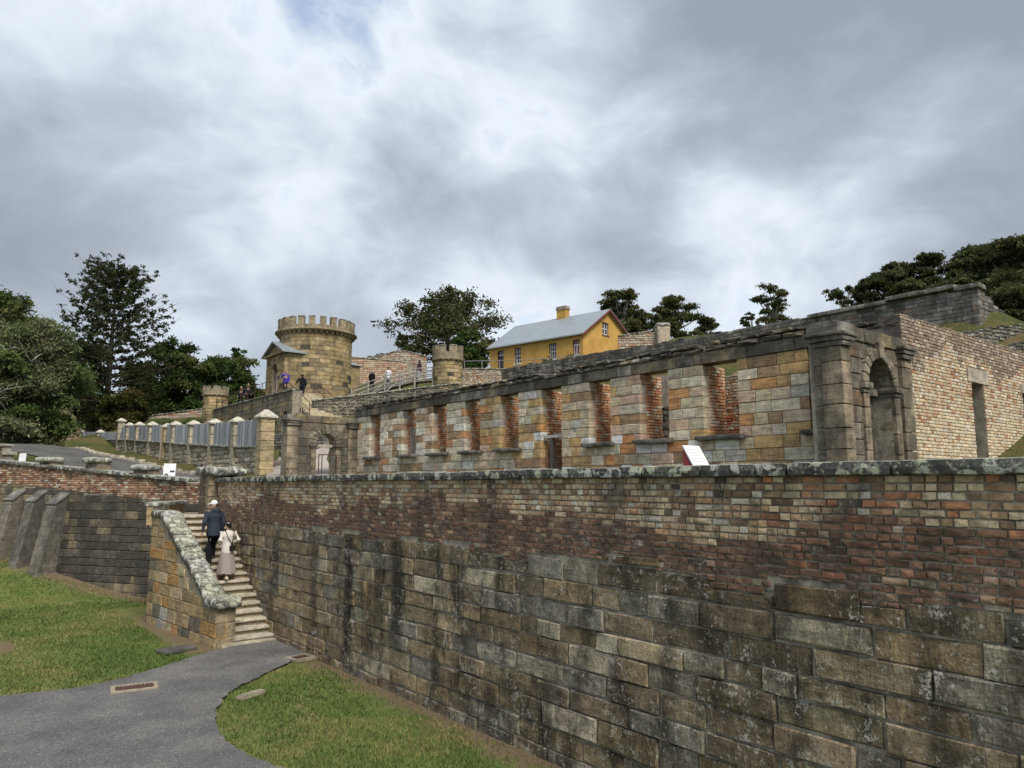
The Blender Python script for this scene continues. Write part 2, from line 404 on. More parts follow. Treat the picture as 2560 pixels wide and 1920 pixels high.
M['paint'] = simple('paint', None, .55, .08, 6, .05, .004, .4, src='attr')
M['rust_iron'] = simple('rusty_iron', (.075, .035, .025), .75, .4, 14, .2, .004, .4)

def coping_material():
    m = M['coping']; nt = m.node_tree; n = NT(nt)
    out = [x for x in nt.nodes if x.type == 'BSDF_PRINCIPLED'][0]; prev = out.inputs['Base Color'].links[0].from_socket
    pos = n.n('ShaderNodeNewGeometry').outputs['Position']
    a = n.noise(pos, 4.6, 5, .68, .5); b = n.noise(pos, 15, 4, .7, .4); c2 = n.noise(pos, 1.2, 3, .5)
    vo = n.n('ShaderNodeTexVoronoi', {'Vector': n.vadd(pos, n.vmul(n.noise(pos, 7, 3, .6, out=1), (.09, .09, .09))), 'Scale': 6.5}); vr = n.n('ShaderNodeSeparateColor', {0: vo.outputs['Color']}).outputs[0]
    rad = n.math('MULTIPLY', n.ss(vr, .25, 1.0), .62)      # round colonies, each of its own size
    colony = n.math('MULTIPLY', n.ss(n.math('SUBTRACT', rad, vo.outputs['Distance']), .0, .07), n.ss(b, .33, .45))
    blot = n.math('MAXIMUM', colony, n.math('MULTIPLY', n.ss(a, .55, .60), n.ss(b, .38, .5)))
    specks = n.ss(n.noise(pos, 26, 3, .6), .60, .65)
    nz = n.n('ShaderNodeSeparateXYZ', {0: n.n('ShaderNodeNewGeometry').outputs['Normal']}).outputs[2]
    topf = n.math('MULTIPLY', n.ss(nz, .3, .9), n.ss(b, .4, .55))      # lichen crust thrives on the rain-washed top
    f = n.math('MAXIMUM', n.math('MAXIMUM', n.math('MULTIPLY', blot, .85), n.math('MULTIPLY', specks, .45)), n.math('MULTIPLY', topf, .5))
    pale = n.mix(n.ss(c2, .42, .6), (.50, .50, .46), (.46, .48, .36))
    res = n.mix(f, prev, pale); nt.links.new(res, out.inputs['Base Color'])
coping_material()

def grass_material():
    m, n = new_mat('lawn'); pos = n.n('ShaderNodeNewGeometry').outputs['Position']; sp = n.n('ShaderNodeSeparateXYZ', {0: pos})
    a = n.noise(pos, .35, 4, .6); b = n.noise(pos, 2.2, 5, .65); f = n.noise(n.vmul(pos, (1, 1, .3)), 45, 4, .7)
    c = n.ramp(n.math('ADD', n.math('MULTIPLY', a, .55), n.math('MULTIPLY', b, .45)), [(.36, (.072, .112, .03)), (.47, (.105, .146, .042)), (.55, (.155, .17, .06)), (.63, (.22, .195, .095))])
    c = n.mix(1.0, c, n.ramp(f, [(.3, (.55, .55, .5)), (.7, (1.5, 1.45, 1.4))]), 'MULTIPLY')
    wig = n.math('MULTIPLY', n.math('SUBTRACT', b, .5), 1.1)
    # trodden earth along the foot of the walls and the stair
    d1 = n.math('ADD', sp.outputs[0], wig)
    e1 = n.math('MULTIPLY', n.ss(d1, 6.35, 6.85), n.ss(sp.outputs[1], 26, 24))
    lw = n.math('ADD', n.math('ADD', n.math('MULTIPLY', sp.outputs[0], .849), n.math('MULTIPLY', sp.outputs[1], .528)), wig)
    e2 = n.math('MULTIPLY', n.ss(lw, 18.5, 19.3), n.ss(sp.outputs[1], 20, 23))
    e3 = n.math('MULTIPLY', n.ss(n.math('ADD', sp.outputs[0], wig), 4.55, 5.2), n.math('MULTIPLY', n.ss(sp.outputs[1], 17.3, 17.9), n.ss(sp.outputs[1], 24.5, 23)))
    e4 = n.ss(n.math('ADD', n.n('ShaderNodeVectorMath', {0: pos, 1: (.3, 21.3, 0)}, operation='DISTANCE').outputs['Value'], wig), 2.0, 1.6)
    e = n.math('MAXIMUM', n.math('MAXIMUM', e1, e2), n.math('MAXIMUM', e3, e4))
    earth = n.mix(n.noise(pos, 9, 5, .7), (.10, .07, .045), (.25, .18, .12))
    on_low = n.ss(sp.outputs[2], 2.6, 2.4)
    c = n.mix(n.math('MULTIPLY', n.math('MULTIPLY', e, .9), on_low), c, earth)
    return finish(m, n, c, .95, n.math('ADD', f, n.math('MULTIPLY', b, 2.0)), .8, .03, .1)
M['grass'] = grass_material()
def hill_material():
    m, n = new_mat('hill_grass'); pos = n.n('ShaderNodeNewGeometry').outputs['Position']
    a = n.noise(pos, .3, 5, .65); b = n.noise(pos, 1.7, 6, .7); f = n.noise(pos, 14, 5, .7)
    c = n.ramp(n.math('ADD', n.math('MULTIPLY', a, .5), n.math('MULTIPLY', b, .5)), [(.36, (.055, .075, .022)), (.46, (.085, .1, .034)), (.54, (.135, .125, .05)), (.62, (.17, .13, .075))])
    c = n.mix(1.0, c, n.ramp(f, [(.3, (.5, .5, .48)), (.7, (1.5, 1.45, 1.4))]), 'MULTIPLY')
    return finish(m, n, c, .95, n.math('ADD', f, n.math('MULTIPLY', b, 2.0)), 1.0, .12, .1)
M['hill'] = hill_material()
def gravel_material(name, c0, c1, scale, pale=.3):
    m, n = new_mat(name); pos = n.n('ShaderNodeNewGeometry').outputs['Position']
    v = n.n('ShaderNodeTexVoronoi', {'Vector': pos, 'Scale': scale}); rnd = n.n('ShaderNodeSeparateColor', {0: v.outputs['Color']}).outputs[0]
    big = n.noise(pos, .8, 5, .6)
    c = n.mix(rnd, c0, c1); c = n.mix(n.ss(rnd, .955, .985), c, (pale, pale*.97, pale*.9))
    c = n.mix(1.0, c, n.ramp(big, [(.3, (.66, .66, .68)), (.7, (1.34, 1.32, 1.28))]), 'MULTIPLY')
    return finish(m, n, c, .9, v.outputs['Distance'], .7, .012, .2)
M['gravel'] = gravel_material('path_gravel', (.085, .083, .084), (.175, .17, .165), 60)
M['road'] = gravel_material('road_asphalt', (.07, .068, .064), (.12, .115, .105), 30, .18)
M['pale_path'] = gravel_material('pale_gravel', (.28, .25, .22), (.42, .39, .35), 30, .5)
def leaf_material(name):
    m, n = new_mat(name); c = n.n('ShaderNodeVertexColor', layer_name='Col').outputs[0]
    d = n.n('ShaderNodeBsdfDiffuse', {'Color': c}); t = n.n('ShaderNodeBsdfTranslucent', {'Color': c})
    mx = n.n('ShaderNodeMixShader', {0: .25, 1: d.outputs[0], 2: t.outputs[0]}); n.n('ShaderNodeOutputMaterial', {0: mx.outputs[0]}); return m
M['leaf'] = leaf_material('foliage')
M['bark'] = simple('bark', None, .95, .4, 6, .6, .03, .1, src='attr')
M['cloth'] = simple('cloth', None, .95, .18, 30, .2, .004, .1, src='obj')
M['skin'] = simple('skin', None, .6, .08, 30, .05, .002, .3, src='obj')
M['step'] = masonry('step_stone', 'obj', .5, (.07, .065, .045), .25, (.5, .48, .42), 0, .5, .012, 1.6, lo=.56)
M['roof'] = simple('zinc_roof', (.30, .335, .36), .45, .1, 1.2, .05, .004, .5, .3)
M['glass'] = simple('dark_glass', (.02, .022, .025), .1, .1, 3, 0, .001, .6)
M['white'] = simple('white_paint', (.72, .72, .69), .6, .06, 8, .05, .003, .3)
M['sign'] = simple('sign_face', (.80, .81, .82), .4, .03, 5, .02, .002, .4)
M['maroon'] = simple('maroon_paint', (.16, .025, .028), .5, .15, 6, .05, .003, .4)
M['dirt'] = simple('bare_earth', (.15, .11, .075), .95, .5, 7, .6, .03, .1)
def ochre():
    m, n = new_mat('ochre_limewash_brick'); pos = n.n('ShaderNodeNewGeometry').outputs['Position']; sp = n.n('ShaderNodeSeparateXYZ', {0: pos})
    v = n.n('ShaderNodeCombineXYZ', {0: n.math('ADD', sp.outputs[0], sp.outputs[1]), 1: sp.outputs[2], 2: 0.0}).outputs[0]
    br = n.n('ShaderNodeTexBrick', {'Vector': v, 'Scale': 1.0, 'Mortar Size': .008, 'Brick Width': .24, 'Row Height': .078, 'Color1': (.92, .92, .92, 1), 'Color2': (1.08, 1.08, 1.08, 1), 'Mortar': (.82, .8, .78, 1)})
    c = n.mix(1.0, (.55, .335, .095), br.outputs['Color'], 'MULTIPLY')
    big = n.noise(pos, .7, 5, .62); c = n.mix(1.0, c, n.ramp(big, [(.3, (.8, .78, .72)), (.7, (1.16, 1.16, 1.2))]), 'MULTIPLY')
    return finish(m, n, c, .85, br.outputs['Fac'], -.35, .01, .2)
M['ochre'] = ochre()

# ---------------- terrain ----------------
def wall_x(t): return 7.0 if t <= 25.0 else 7.45 - (t - 25.6) * .622
CP = [(7.2,-30,2.7),(7.2,-10,2.8),(7.2,0,2.85),(7.2,10,2.85),(7.2,18,2.85),(7.3,25,2.85),(5.4,29.5,3.1),(2.9,33.5,3.6),(-3,43,5.0),(-12,57,6.5),
 (14,-30,3.9),(14,-10,3.95),(14,5,3.95),(14,15,4.0),(14,24,4.0),(14,29,4.05),(11.6,32,4.15),(9.2,36,4.3),(7.1,37.8,4.66),(4.9,39.5,5.1),(2.7,41.2,5.2),(9,31,3.9),
 (11.4,47,5.0),(11.4,62,6.1),(11.4,80,7.4),(5.5,49,5.9),(5.5,62,6.6),(4.5,74,7.3),(-10,70,8),(-30,90,10),(-20,120,13),(14.5,78,9.4),(13.5,40,4.6),(13.4,35.4,4.6),(15,36,5.6),(16,45,5.9),(18.2,49,6.4),(18.2,56,7.2),(18.2,62,8.6),(15.5,62,7.6),
 (19.6,50,9.4),(19.6,58,9.6),(20.5,66,9.6),(23.3,54.3,10.3),(21,48,8.6),(22,44.5,8.2),(25.5,40.5,8.6),(27.6,43.5,10.0),(26,50,10.4),(30,47.5,11.0),(20.3,73,10.4),(33,65,13.6),(36.5,53.5,11.8),(40.5,49.8,11.9),(44.5,46,12.2),
 (17,5,4),(20,10,4.0),(20,20,4.1),(20,28,4.3),(24,3,4.6),(24,15,5.2),(24,26,6.5),(20,36,6.0),(23,34,7.0),(28,9.0,7.4),(29.5,10.5,8.4),(31.0,11.6,9.2),(33.5,10.2,9.0),(35.5,9.6,9.5),(34,12.2,9.8),(34.6,14,10.0),(34.4,20,10.2),(34.4,30,10.5),(33,38,10.2),(33,0,7.6),(40,0,9.0),(40,8,10.5),(46,12,11.3),
 (36,10.9,10.2),(38,10.7,10.4),(41,10.3,10.6),(39,13.2,12.3),(36.9,13.3,12.35),(36.6,20,12.65),(36.6,30,12.8),(38.5,14.6,12.5),(39,20,13.1),(39,30,13.3),(39,42,12.2),(42.5,48,14.0),(46,50,15.0),(51,53,16.0),(50,66,16.3),(59,55,16.6),(50,44,15.3),
 (60,30,15),(60,18,13),(60,5,11.5),(80,50,18),(80,20,17),(62,92,19),(52,99,18),(105,80,21.5),(110,30,20),(110,-10,17),(40,110,16),(27,82,11.6),(19.5,80,10.4),(160,60,27),(160,-20,22),(90,150,28),(0,160,18),(60,-30,12)]
cp = np.array(CP, float); P0 = cp[:, :2]; nC = len(cp)
def phi(r): return np.sqrt(r*r + .4)
Am = np.zeros((nC+3, nC+3)); Am[:nC, :nC] = phi(np.linalg.norm(P0[:, None] - P0[None], axis=2)); Am[:nC, nC] = 1; Am[:nC, nC+1:] = P0; Am[nC, :nC] = 1; Am[nC+1:, :nC] = P0.T
Wt = np.linalg.solve(Am, np.concatenate([cp[:, 2], np.zeros(3)]))
def hill(x, y):
    q = np.stack([np.atleast_1d(x), np.atleast_1d(y)], -1).astype(float)
    r = phi(np.linalg.norm(q[..., None, :] - P0, axis=-1)); return r @ Wt[:nC] + Wt[nC] + q @ Wt[nC+1:]
def hz(x, y): return float(hill(x, y)[0])
def lowz(y): return 0.0 if y < 26.4 else .235 * (math.sqrt((y - 27.6)**2 + .8) + (y - 27.6)) / 2 - .03

def grid_mesh(name, rows, mat):
    nr, nc = len(rows), len(rows[0]); vs = [p for r in rows for p in r]
    fs = [(i*nc + j, i*nc + j + 1, (i+1)*nc + j + 1, (i+1)*nc + j) for i in range(nr-1) for j in range(nc-1)]
    me = bpy.data.meshes.new(name); me.from_pydata(vs, [], fs); me.materials.append(mat)
    me.polygons.foreach_set('use_smooth', [True]*len(fs))
    o = bpy.data.objects.new(name, me); link(o); o['kind'] = 'structure'; return o
ts = list(np.arange(-14, 90, .7)) + list(np.arange(90, 240, 6)); ts = [-200, -120, -70, -45, -30, -22] + ts
offs = list(np.arange(0, 46, .6)) + list(np.arange(46, 120, 3)) + [130, 150, 180, 230, 300]
rows = []
for t in ts:
    x0 = wall_x(min(t, 60)) + .25; xs = np.array([x0 + o for o in offs]); zz = hill(xs, np.full(len(xs), t))
    rows.append([(float(x), float(t), float(min(z, 60) + .05*fbm(x*.5, t*.5))) for x, z in zip(xs, zz)])
grid_mesh('hillside', rows, M['hill'])
rows = []
for t in [-200, -100, -50, -20] + list(np.arange(-10, 46, .5)) + [50, 60, 80, 140, 240]:
    x1 = wall_x(min(t, 60)) + .12
    rows.append([(x1 - o, t, lowz(min(t, 60)) + .025*fbm((x1-o)*.7, t*.7) - .01) for o in list(np.arange(0, 14, .5)) + [14, 16, 19, 24, 32, 50, 90, 180]][::-1])
grid_mesh('lawn', rows, M['grass'])

def catmull(pts, k=8, closed=True):
    out = []; n = len(pts)
    for i in range(n):
        p = [pts[(i+j-1) % n] for j in range(4)]
        for a in range(k):
            t = a/k; out.append(tuple(.5*((2*p[1][d]) + (-p[0][d]+p[2][d])*t + (2*p[0][d]-5*p[1][d]+4*p[2][d]-p[3][d])*t*t + (-p[0][d]+3*p[1][d]-3*p[2][d]+p[3][d])*t**3) for d in range(2)))
    return out
PATH = [(-30,18),(-8,17.0),(-2,16.6),(1.41,16.25),(2.49,16.05),(3.32,16.29),(4.33,16.9),(5.11,17.43),(5.7,17.75),(6.98,18.4),(7.02,15.9),(6.6,15.7),(6.08,15.3),(5.36,14.67),(4.73,14.11),(4.2,13.2),(3.9,12.2),(3.8,11.2),(3.95,10.2),(4.3,8.6),(4.4,6),(2.5,3),(-8,1),(-30,2)]
path_poly = [(x + .06*fbm(x*4, y*4, 1), y + .06*fbm(x*4, y*4, 7)) for x, y in catmull(PATH, 20)]
me = bpy.data.meshes.new('path'); bm = bmesh.new(); vv = [bm.verts.new((x, y, .035)) for x, y in path_poly]; bm.faces.new(vv)
bmesh.ops.triangulate(bm, faces=bm.faces); bmesh.ops.recalc_face_normals(bm, faces=bm.faces)
for f_ in bm.faces:
    if f_.normal.z < 0: f_.normal_flip()
bm.to_mesh(me); bm.free(); me.materials.append(M['gravel'])
o = bpy.data.objects.new('path', me); link(o); o['kind'] = 'structure'

# the road behind the left wall: follows the hillside
def ribbon(name, ctr, widths, mat, lift=.05, seg=.7, kind='structure', parent=None, nw=8):
    pts = []
    for i in range(len(ctr)-1):
        a, b = ctr[i], ctr[i+1]; L = math.dist(a, b); n = max(2, int(L/seg))
        for k in range(n): t = k/n; pts.append(((a[0]+(b[0]-a[0])*t, a[1]+(b[1]-a[1])*t), widths[i]+(widths[i+1]-widths[i])*t))
    pts.append((ctr[-1], widths[-1])); rows = []
    for i, (p, wd) in enumerate(pts):
        q0, q1 = pts[max(0, i-1)][0], pts[min(len(pts)-1, i+1)][0]; d = Vector((q1[0]-q0[0], q1[1]-q0[1])).normalized(); nrm = (d.y, -d.x)
        xs = [p[0]+nrm[0]*wd*(j/nw-.5) for j in range(nw+1)]; ys = [p[1]+nrm[1]*wd*(j/nw-.5) for j in range(nw+1)]
        rows.append([(x, y, float(z)+lift) for x, y, z in zip(xs, ys, hill(np.array(xs), np.array(ys)))])
    nr, nc = len(rows), nw+1; me = bpy.data.meshes.new(name)
    me.from_pydata([v for r in rows for v in r], [], [(i*nc+j, i*nc+j+1, (i+1)*nc+j+1, (i+1)*nc+j) for i in range(nr-1) for j in range(nw)])
    me.materials.append(mat); o = bpy.data.objects.new(name, me); link(o, parent)
    if kind: o['kind'] = kind
    return o
ribbon('road', [(9.2, 29), (7.0, 36), (5.0, 42), (4.6, 50), (4.5, 60), (5.2, 75)], [2.4, 3.4, 4.6, 4.6, 4.6, 4.4], M['road'], .06)
ribbon('gravel_path', [(9.5, 18), (11, 26), (14, 34), (17.5, 40)], [3, 3, 2.6, 2.2], M['pale_path'], .05)
rg = random.Random(77)
kerb = thing('stone_kerb', (7.9, 42, 4.8), 'pale rough stone kerb edging the grey road below the palisade fence', 'kerb')
kp = [(9.9, 31.5), (8.6, 36), (7.5, 42), (7.1, 50), (7.0, 60)]
for i in range(len(kp)-1):
    L = math.dist(kp[i], kp[i+1]); n = int(L/1.05); th = math.atan2(kp[i+1][1]-kp[i][1], kp[i+1][0]-kp[i][0])
    for k in range(n):
        t = (k+.5)/n; x = kp[i][0]+(kp[i+1][0]-kp[i][0])*t; y = kp[i][1]+(kp[i+1][1]-kp[i][1])*t
        rough('kerb_stone', (x, y, hz(x, y)+.08), (L/n-.03, .3, .22), M['sandO'], kerb, th, .04, .03, color=vary((.42, .38, .30), rg), seg=.2)

# ---------------- near retaining wall ----------------
rg = random.Random(11)
templates('wstone', .7, .29, .3, .016, .012, .012, 18); templates('brick', .2, .075, .12, .006, .006, .005, 12); templates('ashlar', .55, .29, .3, .012, .008, .006, 12); templates('rubble', .4, .2, .3, .03, .05, .03, 14)
W1 = Wall(7.0, 23.0, R(-90))
ret = thing('retaining_wall', (7.25, 10, 0), 'long dark sandstone retaining wall with brick upper courses and lichen-covered coping', 'wall')
mb = MB(); W1.box(mb, 0, 27, -.4, 2.62, -.6, -.03); W1.box(mb, 0, 27, 2.62, 3.8, -.6, -.014); mb.build('core', M['mortar'], ret)
def c_stone(s, z, r):
    t = 23 - s; near = max(0, min(1, (8.5 - t)/5)); far = max(0, min(1, (t - 14.5)/4))
    pal = [(3+2*far, (.30, .225, .125)), (2.2, (.19, .15, .10)), (1.6, (.25, .235, .20)), (2.4, (.36, .29, .185)), (1.5+.7*near, (.49, .44, .33)), (3.4*far, (.42, .315, .175))]
    c = lerp(vary(pick(r, pal), r, .2, .06), (.26, .215, .15), .28); k = .95 + .4*fbm(s*.35, z*.6, 3)
    if z > 2.45: k *= .8
    return tuple(max(.02, x*k) for x in c)
jn = lambda s: 2.8 + .16*mnoise.cell(Vector((s*1.3, 2, 5)))*(1 if s > 14 else .5) - .09
zs = course_lines(-.12, 2.95, .285, rg, .2)
place(ret, W1, layout(0, 26.5, zs, .36, 1.15, rg, top=jn), .3, M['wstoneO'], M['wstoneA'], c_stone, 'stone', 'wstone', 300, .018, .022, rg, out=.012, jit=.018)
def c_brick(s, z, r):
    t = 23 - s; h = (z - 2.8)/1.0 + .42*fbm(s*.4, z*.8, 9) + .12*fbm(s*2.2, z*3, 2)
    if h > .48: pal = [(4.2, (.60, .49, .32)), (2.6, (.52, .35, .205)), (1.3, (.43, .25, .14)), (1.4, (.62, .57, .47)), (1.6, (.24, .15, .095)), (.25, (.08, .07, .065)), (1.2*(t < 4.5), (.48, .19, .095))]
    else: pal = [(4, (.18, .105, .07)), (3, (.225, .13, .085)), (2.0, (.125, .09, .07)), (1.0, (.38, .25, .16)), (.35, (.42, .36, .28)), (1.2*(t < 4.5), (.31, .14, .085))]
    return lerp(vary(pick(r, pal), r, .18, .08), (.42, .33, .23) if h > .48 else (.19, .125, .09), .22)
zs = course_lines(2.57, 3.795, .0765, rg, .04)
place(ret, W1, layout(0, 26.5, zs, .1, .24, rg, bot=jn, alt=lambda ci, r: (.23 if r.random() < (.45 if ci % 3 == 0 else .18) else .116) * r.uniform(.9, 1.1)), .13, M['wbrickO'], M['wbrickA'], c_brick, 'brick', 'brick', 300, .012, .009, rg, out=.004, jit=.004)
s = -.05
while s < 26.4:
    L = rg.uniform(.85, 1.55)
    rough('coping_stone', W1.p(s + L/2, 3.857 + rg.uniform(-.006, .006), -.26), (L - .012, .74, .135), M['coping'], ret, R(-90), .03, .011, color=vary((.12, .117, .105), rg, .2), seg=.07, freq=4, mx=18)
    s += L

# ---------------- wall beyond the stair, with buttresses ----------------
W2 = Wall(7.35 - .528*24, 25.75 + .849*24, math.atan2(-.849, .528))     # s = 24 - k, k metres from the corner
lw = thing('boundary_wall', (2.5, 33.6, 1.3), 'brick-topped boundary wall with dark stone base and leaning buttresses left of the stair', 'wall')
ltop = lambda s: 3.88 + .08*(24 - s) - .13
lbrk = lambda s: ltop(s) - .72
lgr = lambda s: lowz(25.75 + .849*(24 - s))
mb = MB()
for a in range(0, 24, 2): W2.box(mb, a, a+2, -.4, ltop(a), -.55, -.03, z1b=ltop(a+2))
mb.build('core', M['mortar'], lw)
zs = course_lines(-.1, 5.2, .27, rg, .12)
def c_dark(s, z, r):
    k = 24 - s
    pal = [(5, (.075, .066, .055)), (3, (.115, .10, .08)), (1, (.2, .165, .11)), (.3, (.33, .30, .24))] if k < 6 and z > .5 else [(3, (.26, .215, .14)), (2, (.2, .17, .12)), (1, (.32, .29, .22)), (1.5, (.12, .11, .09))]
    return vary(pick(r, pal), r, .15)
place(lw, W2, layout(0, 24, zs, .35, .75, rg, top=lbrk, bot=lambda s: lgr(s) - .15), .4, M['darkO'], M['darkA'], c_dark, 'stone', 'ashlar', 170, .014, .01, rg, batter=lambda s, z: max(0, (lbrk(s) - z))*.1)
def c_lbrick(s, z, r): return vary(pick(r, [(3, (.33, .19, .12)), (2, (.40, .27, .18)), (2, (.23, .115, .075)), (1.4, (.46, .38, .28)), (1, (.16, .10, .075)), (.6, (.5, .47, .42))]), r, .15)
zs = [0 + .0765*i for i in range(80)]
place(lw, W2, layout(0, 24, zs, .1, .24, rg, top=ltop, bot=lbrk), .13, M['wbrickO'], M['wbrickA'], c_lbrick, 'brick', 'brick', 0, .012, .006, rg)
s = 0
while s < 23.3:
    L = min(rg.uniform(.9, 1.5), 23.6 - s); a = math.atan(.08)
    rough('coping_stone', W2.p(s + L/2, ltop(s + L/2) + .065, -.24), (L - .015, .68, .13), M['coping'], lw, W2.th, .035, .022, tilt=(0, a), color=vary((.2, .195, .175), rg, .2), seg=.12, freq=4)
    s += L
for k, wd, pr in ((8.35, .42, .95), (7.25, .4, 1.0), (6.2, .46, 1.05)):
    sc_ = 24 - k; zt = lbrk(sc_) - .1 + rg.uniform(-.08, .05); zb = lgr(sc_) - .3; mb = MB()
    mb.hexa([W2.p(sc_-wd/2, zb, pr), W2.p(sc_+wd/2, zb, pr), W2.p(sc_+wd/2, zb, -.1), W2.p(sc_-wd/2, zb, -.1),
             W2.p(sc_-wd/2, zt-.45, .5), W2.p(sc_+wd/2, zt-.45, .5), W2.p(sc_+wd/2, zt, -.1), W2.p(sc_-wd/2, zt, -.1)])
    b = mb.build('buttress', masonry('buttress_stone%d' % int(k), 'rgb', .7, (.05, .05, .048), .5, (.4, .4, .37), .5, .7, .02, 1.3, base=(.17, .155, .13), lo=.47) if k > 8 else M['buttress'] if 'buttress' in M else M['darkA'], lw, bevel=.03)
    if k > 8: M['buttress'] = b.data.materials[0]
    ctop = Vector(W2.p(sc_, zt - .2, .22)); rough('buttress_cap', ctop, (wd + .06, .72, .09), M['darkO'], b, W2.th, .03, .015, tilt=(math.atan2(.45, .6), 0), color=(.24, .24, .22), seg=.12)
for k, hgt, wd in ((2.75, .24, .62), (5.0, .34, .6), (7.3, .2, .55), (10.6, .5, .6)):
    sp_ = 24 - k; z = ltop(sp_)
    pr_ = rough('pier', W2.p(sp_, z - .35 + hgt/2, -.29), (wd, .56, .7 + hgt), M['darkO'], lw, W2.th, .02, .01, color=(.36, .28, .21), seg=.15)
    rough('pier_cap', W2.p(sp_, z + hgt + .09, -.22), (wd + .14, .74, .2), M['coping'], lw, W2.th, .07, .03, color=(.33, .33, .30), seg=.1)

# ---------------- stair ----------------
st = thing('stone_stair', (6.2, 19.5, 0), 'outdoor sandstone stair with thick sloping lichen-covered parapet rising beside the long wall', 'stair')
A_, B_ = (5.58, 17.95), (5.13, 22.55); LP = math.dist(A_, B_)
W3 = Wall(B_[0], B_[1], math.atan2(A_[1]-B_[1], A_[0]-B_[0]))
ptop = lambda s: 2.84 if s < .75 else 2.84 - (s - .75)*(2.84 - .86)/(LP - .45 - .75) if s < LP - .45 else .86
mb = MB(); brk = [0, .75, LP - .45, LP - .02]
for a, b in zip(brk, brk[1:]): W3.box(mb, a + .02*(a == 0), b, -.3, ptop(a), -.46, -.03, z1b=ptop(b - 1e-6))
mb.build('parapet_core', M['mortar_pale'], st)
def c_tan(s, z, r): return vary(pick(r, [(4, (.34, .255, .145)), (3, (.29, .225, .135)), (2, (.38, .31, .2)), (1, (.40, .24, .10)), (1, (.36, .35, .31)), (.6, (.16, .14, .11))]), r, .14)
zs = course_lines(-.1, 2.86, .3, rg, .1)
place(st, W3, layout(0, LP, zs, .38, .85, rg, top=lambda s: min(ptop(s - .3), ptop(s + .3)) - .04 if s > .5 else ptop(s) - .03), .3, M['sandO'], M['sandA'], c_tan, 'stone', 'ashlar', 200, .012, .007, rg)
# end of the parapet towards the path
W3e = Wall(A_[0], A_[1] , W3.th + R(90)); zs = course_lines(-.1, .86, .32, rg, .1)
place(st, W3e, layout(0, .46, zs, .3, .5, rg), .3, M['darkO'], M['darkA'], lambda s, z, r: vary((.27, .22, .14), r, .2), 'stone', 'ashlar', 20, .012, .005, rg)
sl = (2.84 - .86)/(LP - 1.2); ang = math.atan(sl); n = 7
segs = [(-.06, .75, 0)] + [(.75 + (LP - 1.2)*i/n, .75 + (LP - 1.2)*(i+1)/n, ang) for i in range(n)]
for a, b, an in segs:
    m_ = (a+b)/2; z = ptop(m_) + .075
    rough('coping_stone', W3.p(m_, z, -.22), ((b-a)/math.cos(an) + .02, .53 + rg.uniform(-.03, .03), .2), M['coping'], st, W3.th, .06, .016, tilt=(0, an), color=vary((.17, .155, .13), rg, .15), seg=.08, freq=4)
rough('newel_cap', W3.p(LP - .2, 1.0, -.22), (.7, .68, .24), M['coping'], st, W3.th, .08, .02, color=(.18, .165, .14), seg=.08, freq=4)
RIS = 2.85/18; TR = .262; T0 = 18.12
def inner(t): f_ = (t - A_[1])/(B_[1] - A_[1]); return A_[0] + (B_[0]-A_[0])*f_ + .44
for k in range(1, 19):
    t0 = T0 + TR*(k-1); zt = RIS*k; xl = inner(t0); x1 = 7.06
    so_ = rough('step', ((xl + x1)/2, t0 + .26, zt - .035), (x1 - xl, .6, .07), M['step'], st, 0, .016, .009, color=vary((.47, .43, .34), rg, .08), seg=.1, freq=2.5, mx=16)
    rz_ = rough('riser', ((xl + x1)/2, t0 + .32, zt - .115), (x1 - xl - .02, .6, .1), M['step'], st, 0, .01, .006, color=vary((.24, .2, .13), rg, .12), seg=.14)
rough('step', (6.35, 18.02, .02), (1.3, .3, .1), M['sandO'], st, 0, .02, .008, color=(.36, .33, .26), seg=.12)
tl = T0 + TR*18
mb = MB(); mb.hexa([(x, y, z) for z in (-.2, 2.83) for x, y in ((5.35, tl + .05), (7.3, tl + .05), (7.3, 25.6), (6.35, 25.6))]); mb.build('landing', M['mortar_pale'], st)
W4 = Wall(5.16, 22.5, math.atan2(2.5, 1.5)); mb = MB(); W4.box(mb, .1, 2.75, 2.7, 3.12, -.2, -.03); mb.build('landing_wall_core', M['mortar_pale'], st)
place(st, W4, layout(0, 2.78, course_lines(2.6, 3.12, .26, rg), .5, .9, rg), .2, M['sandO'], M['sandA'], c_tan, 'stone', 'ashlar', 20, .012, .005, rg)
rough('landing_wall_coping', W4.p(1.42, 3.175, -.08), (2.9, .4, .12), M['coping'], st, W4.th, .03, .012, color=(.34, .33, .29), seg=.12)
# outer return of the landing, facing the lawn
W5 = Wall(6.3, 25.6, math.atan2(22.5 - 25.6, 5.12 - 6.3)); L5 = math.dist((6.3, 25.6), (5.12, 22.5))
place(st, W5, layout(0, L5, course_lines(-.1, 3.12, .3, rg), .4, .8, rg), .3, M['darkO'], M['darkA'], c_tan, 'stone', 'ashlar', 60, .012, .005, rg)
gp = thing('gate_pillar', (7.2, 23.5, 2.85), 'square stone gate pillar with rough slab cap at the head of the stair', 'pillar')
for i, (z0, z1) in enumerate(((2.5, 3.0), (3.0, 3.36), (3.36, 3.7), (3.7, 4.02))): rough('block', (7.18, 23.55, (z0+z1)/2), (.86, .95, z1-z0-.012), M['darkO'], gp, 0, .02, .01, color=vary((.26, .21, .14), rg), seg=.13)
rough('cap', (7.2, 23.55, 4.13), (1.12, 1.3, .24), M['coping'], gp, 0, .06, .05, color=(.25, .24, .21), seg=.08)
rough('cap', (7.25, 22.7, 4.08), (.8, .62, .2), M['coping'], gp, 0, .06, .04, color=(.25, .24, .21), seg=.08)

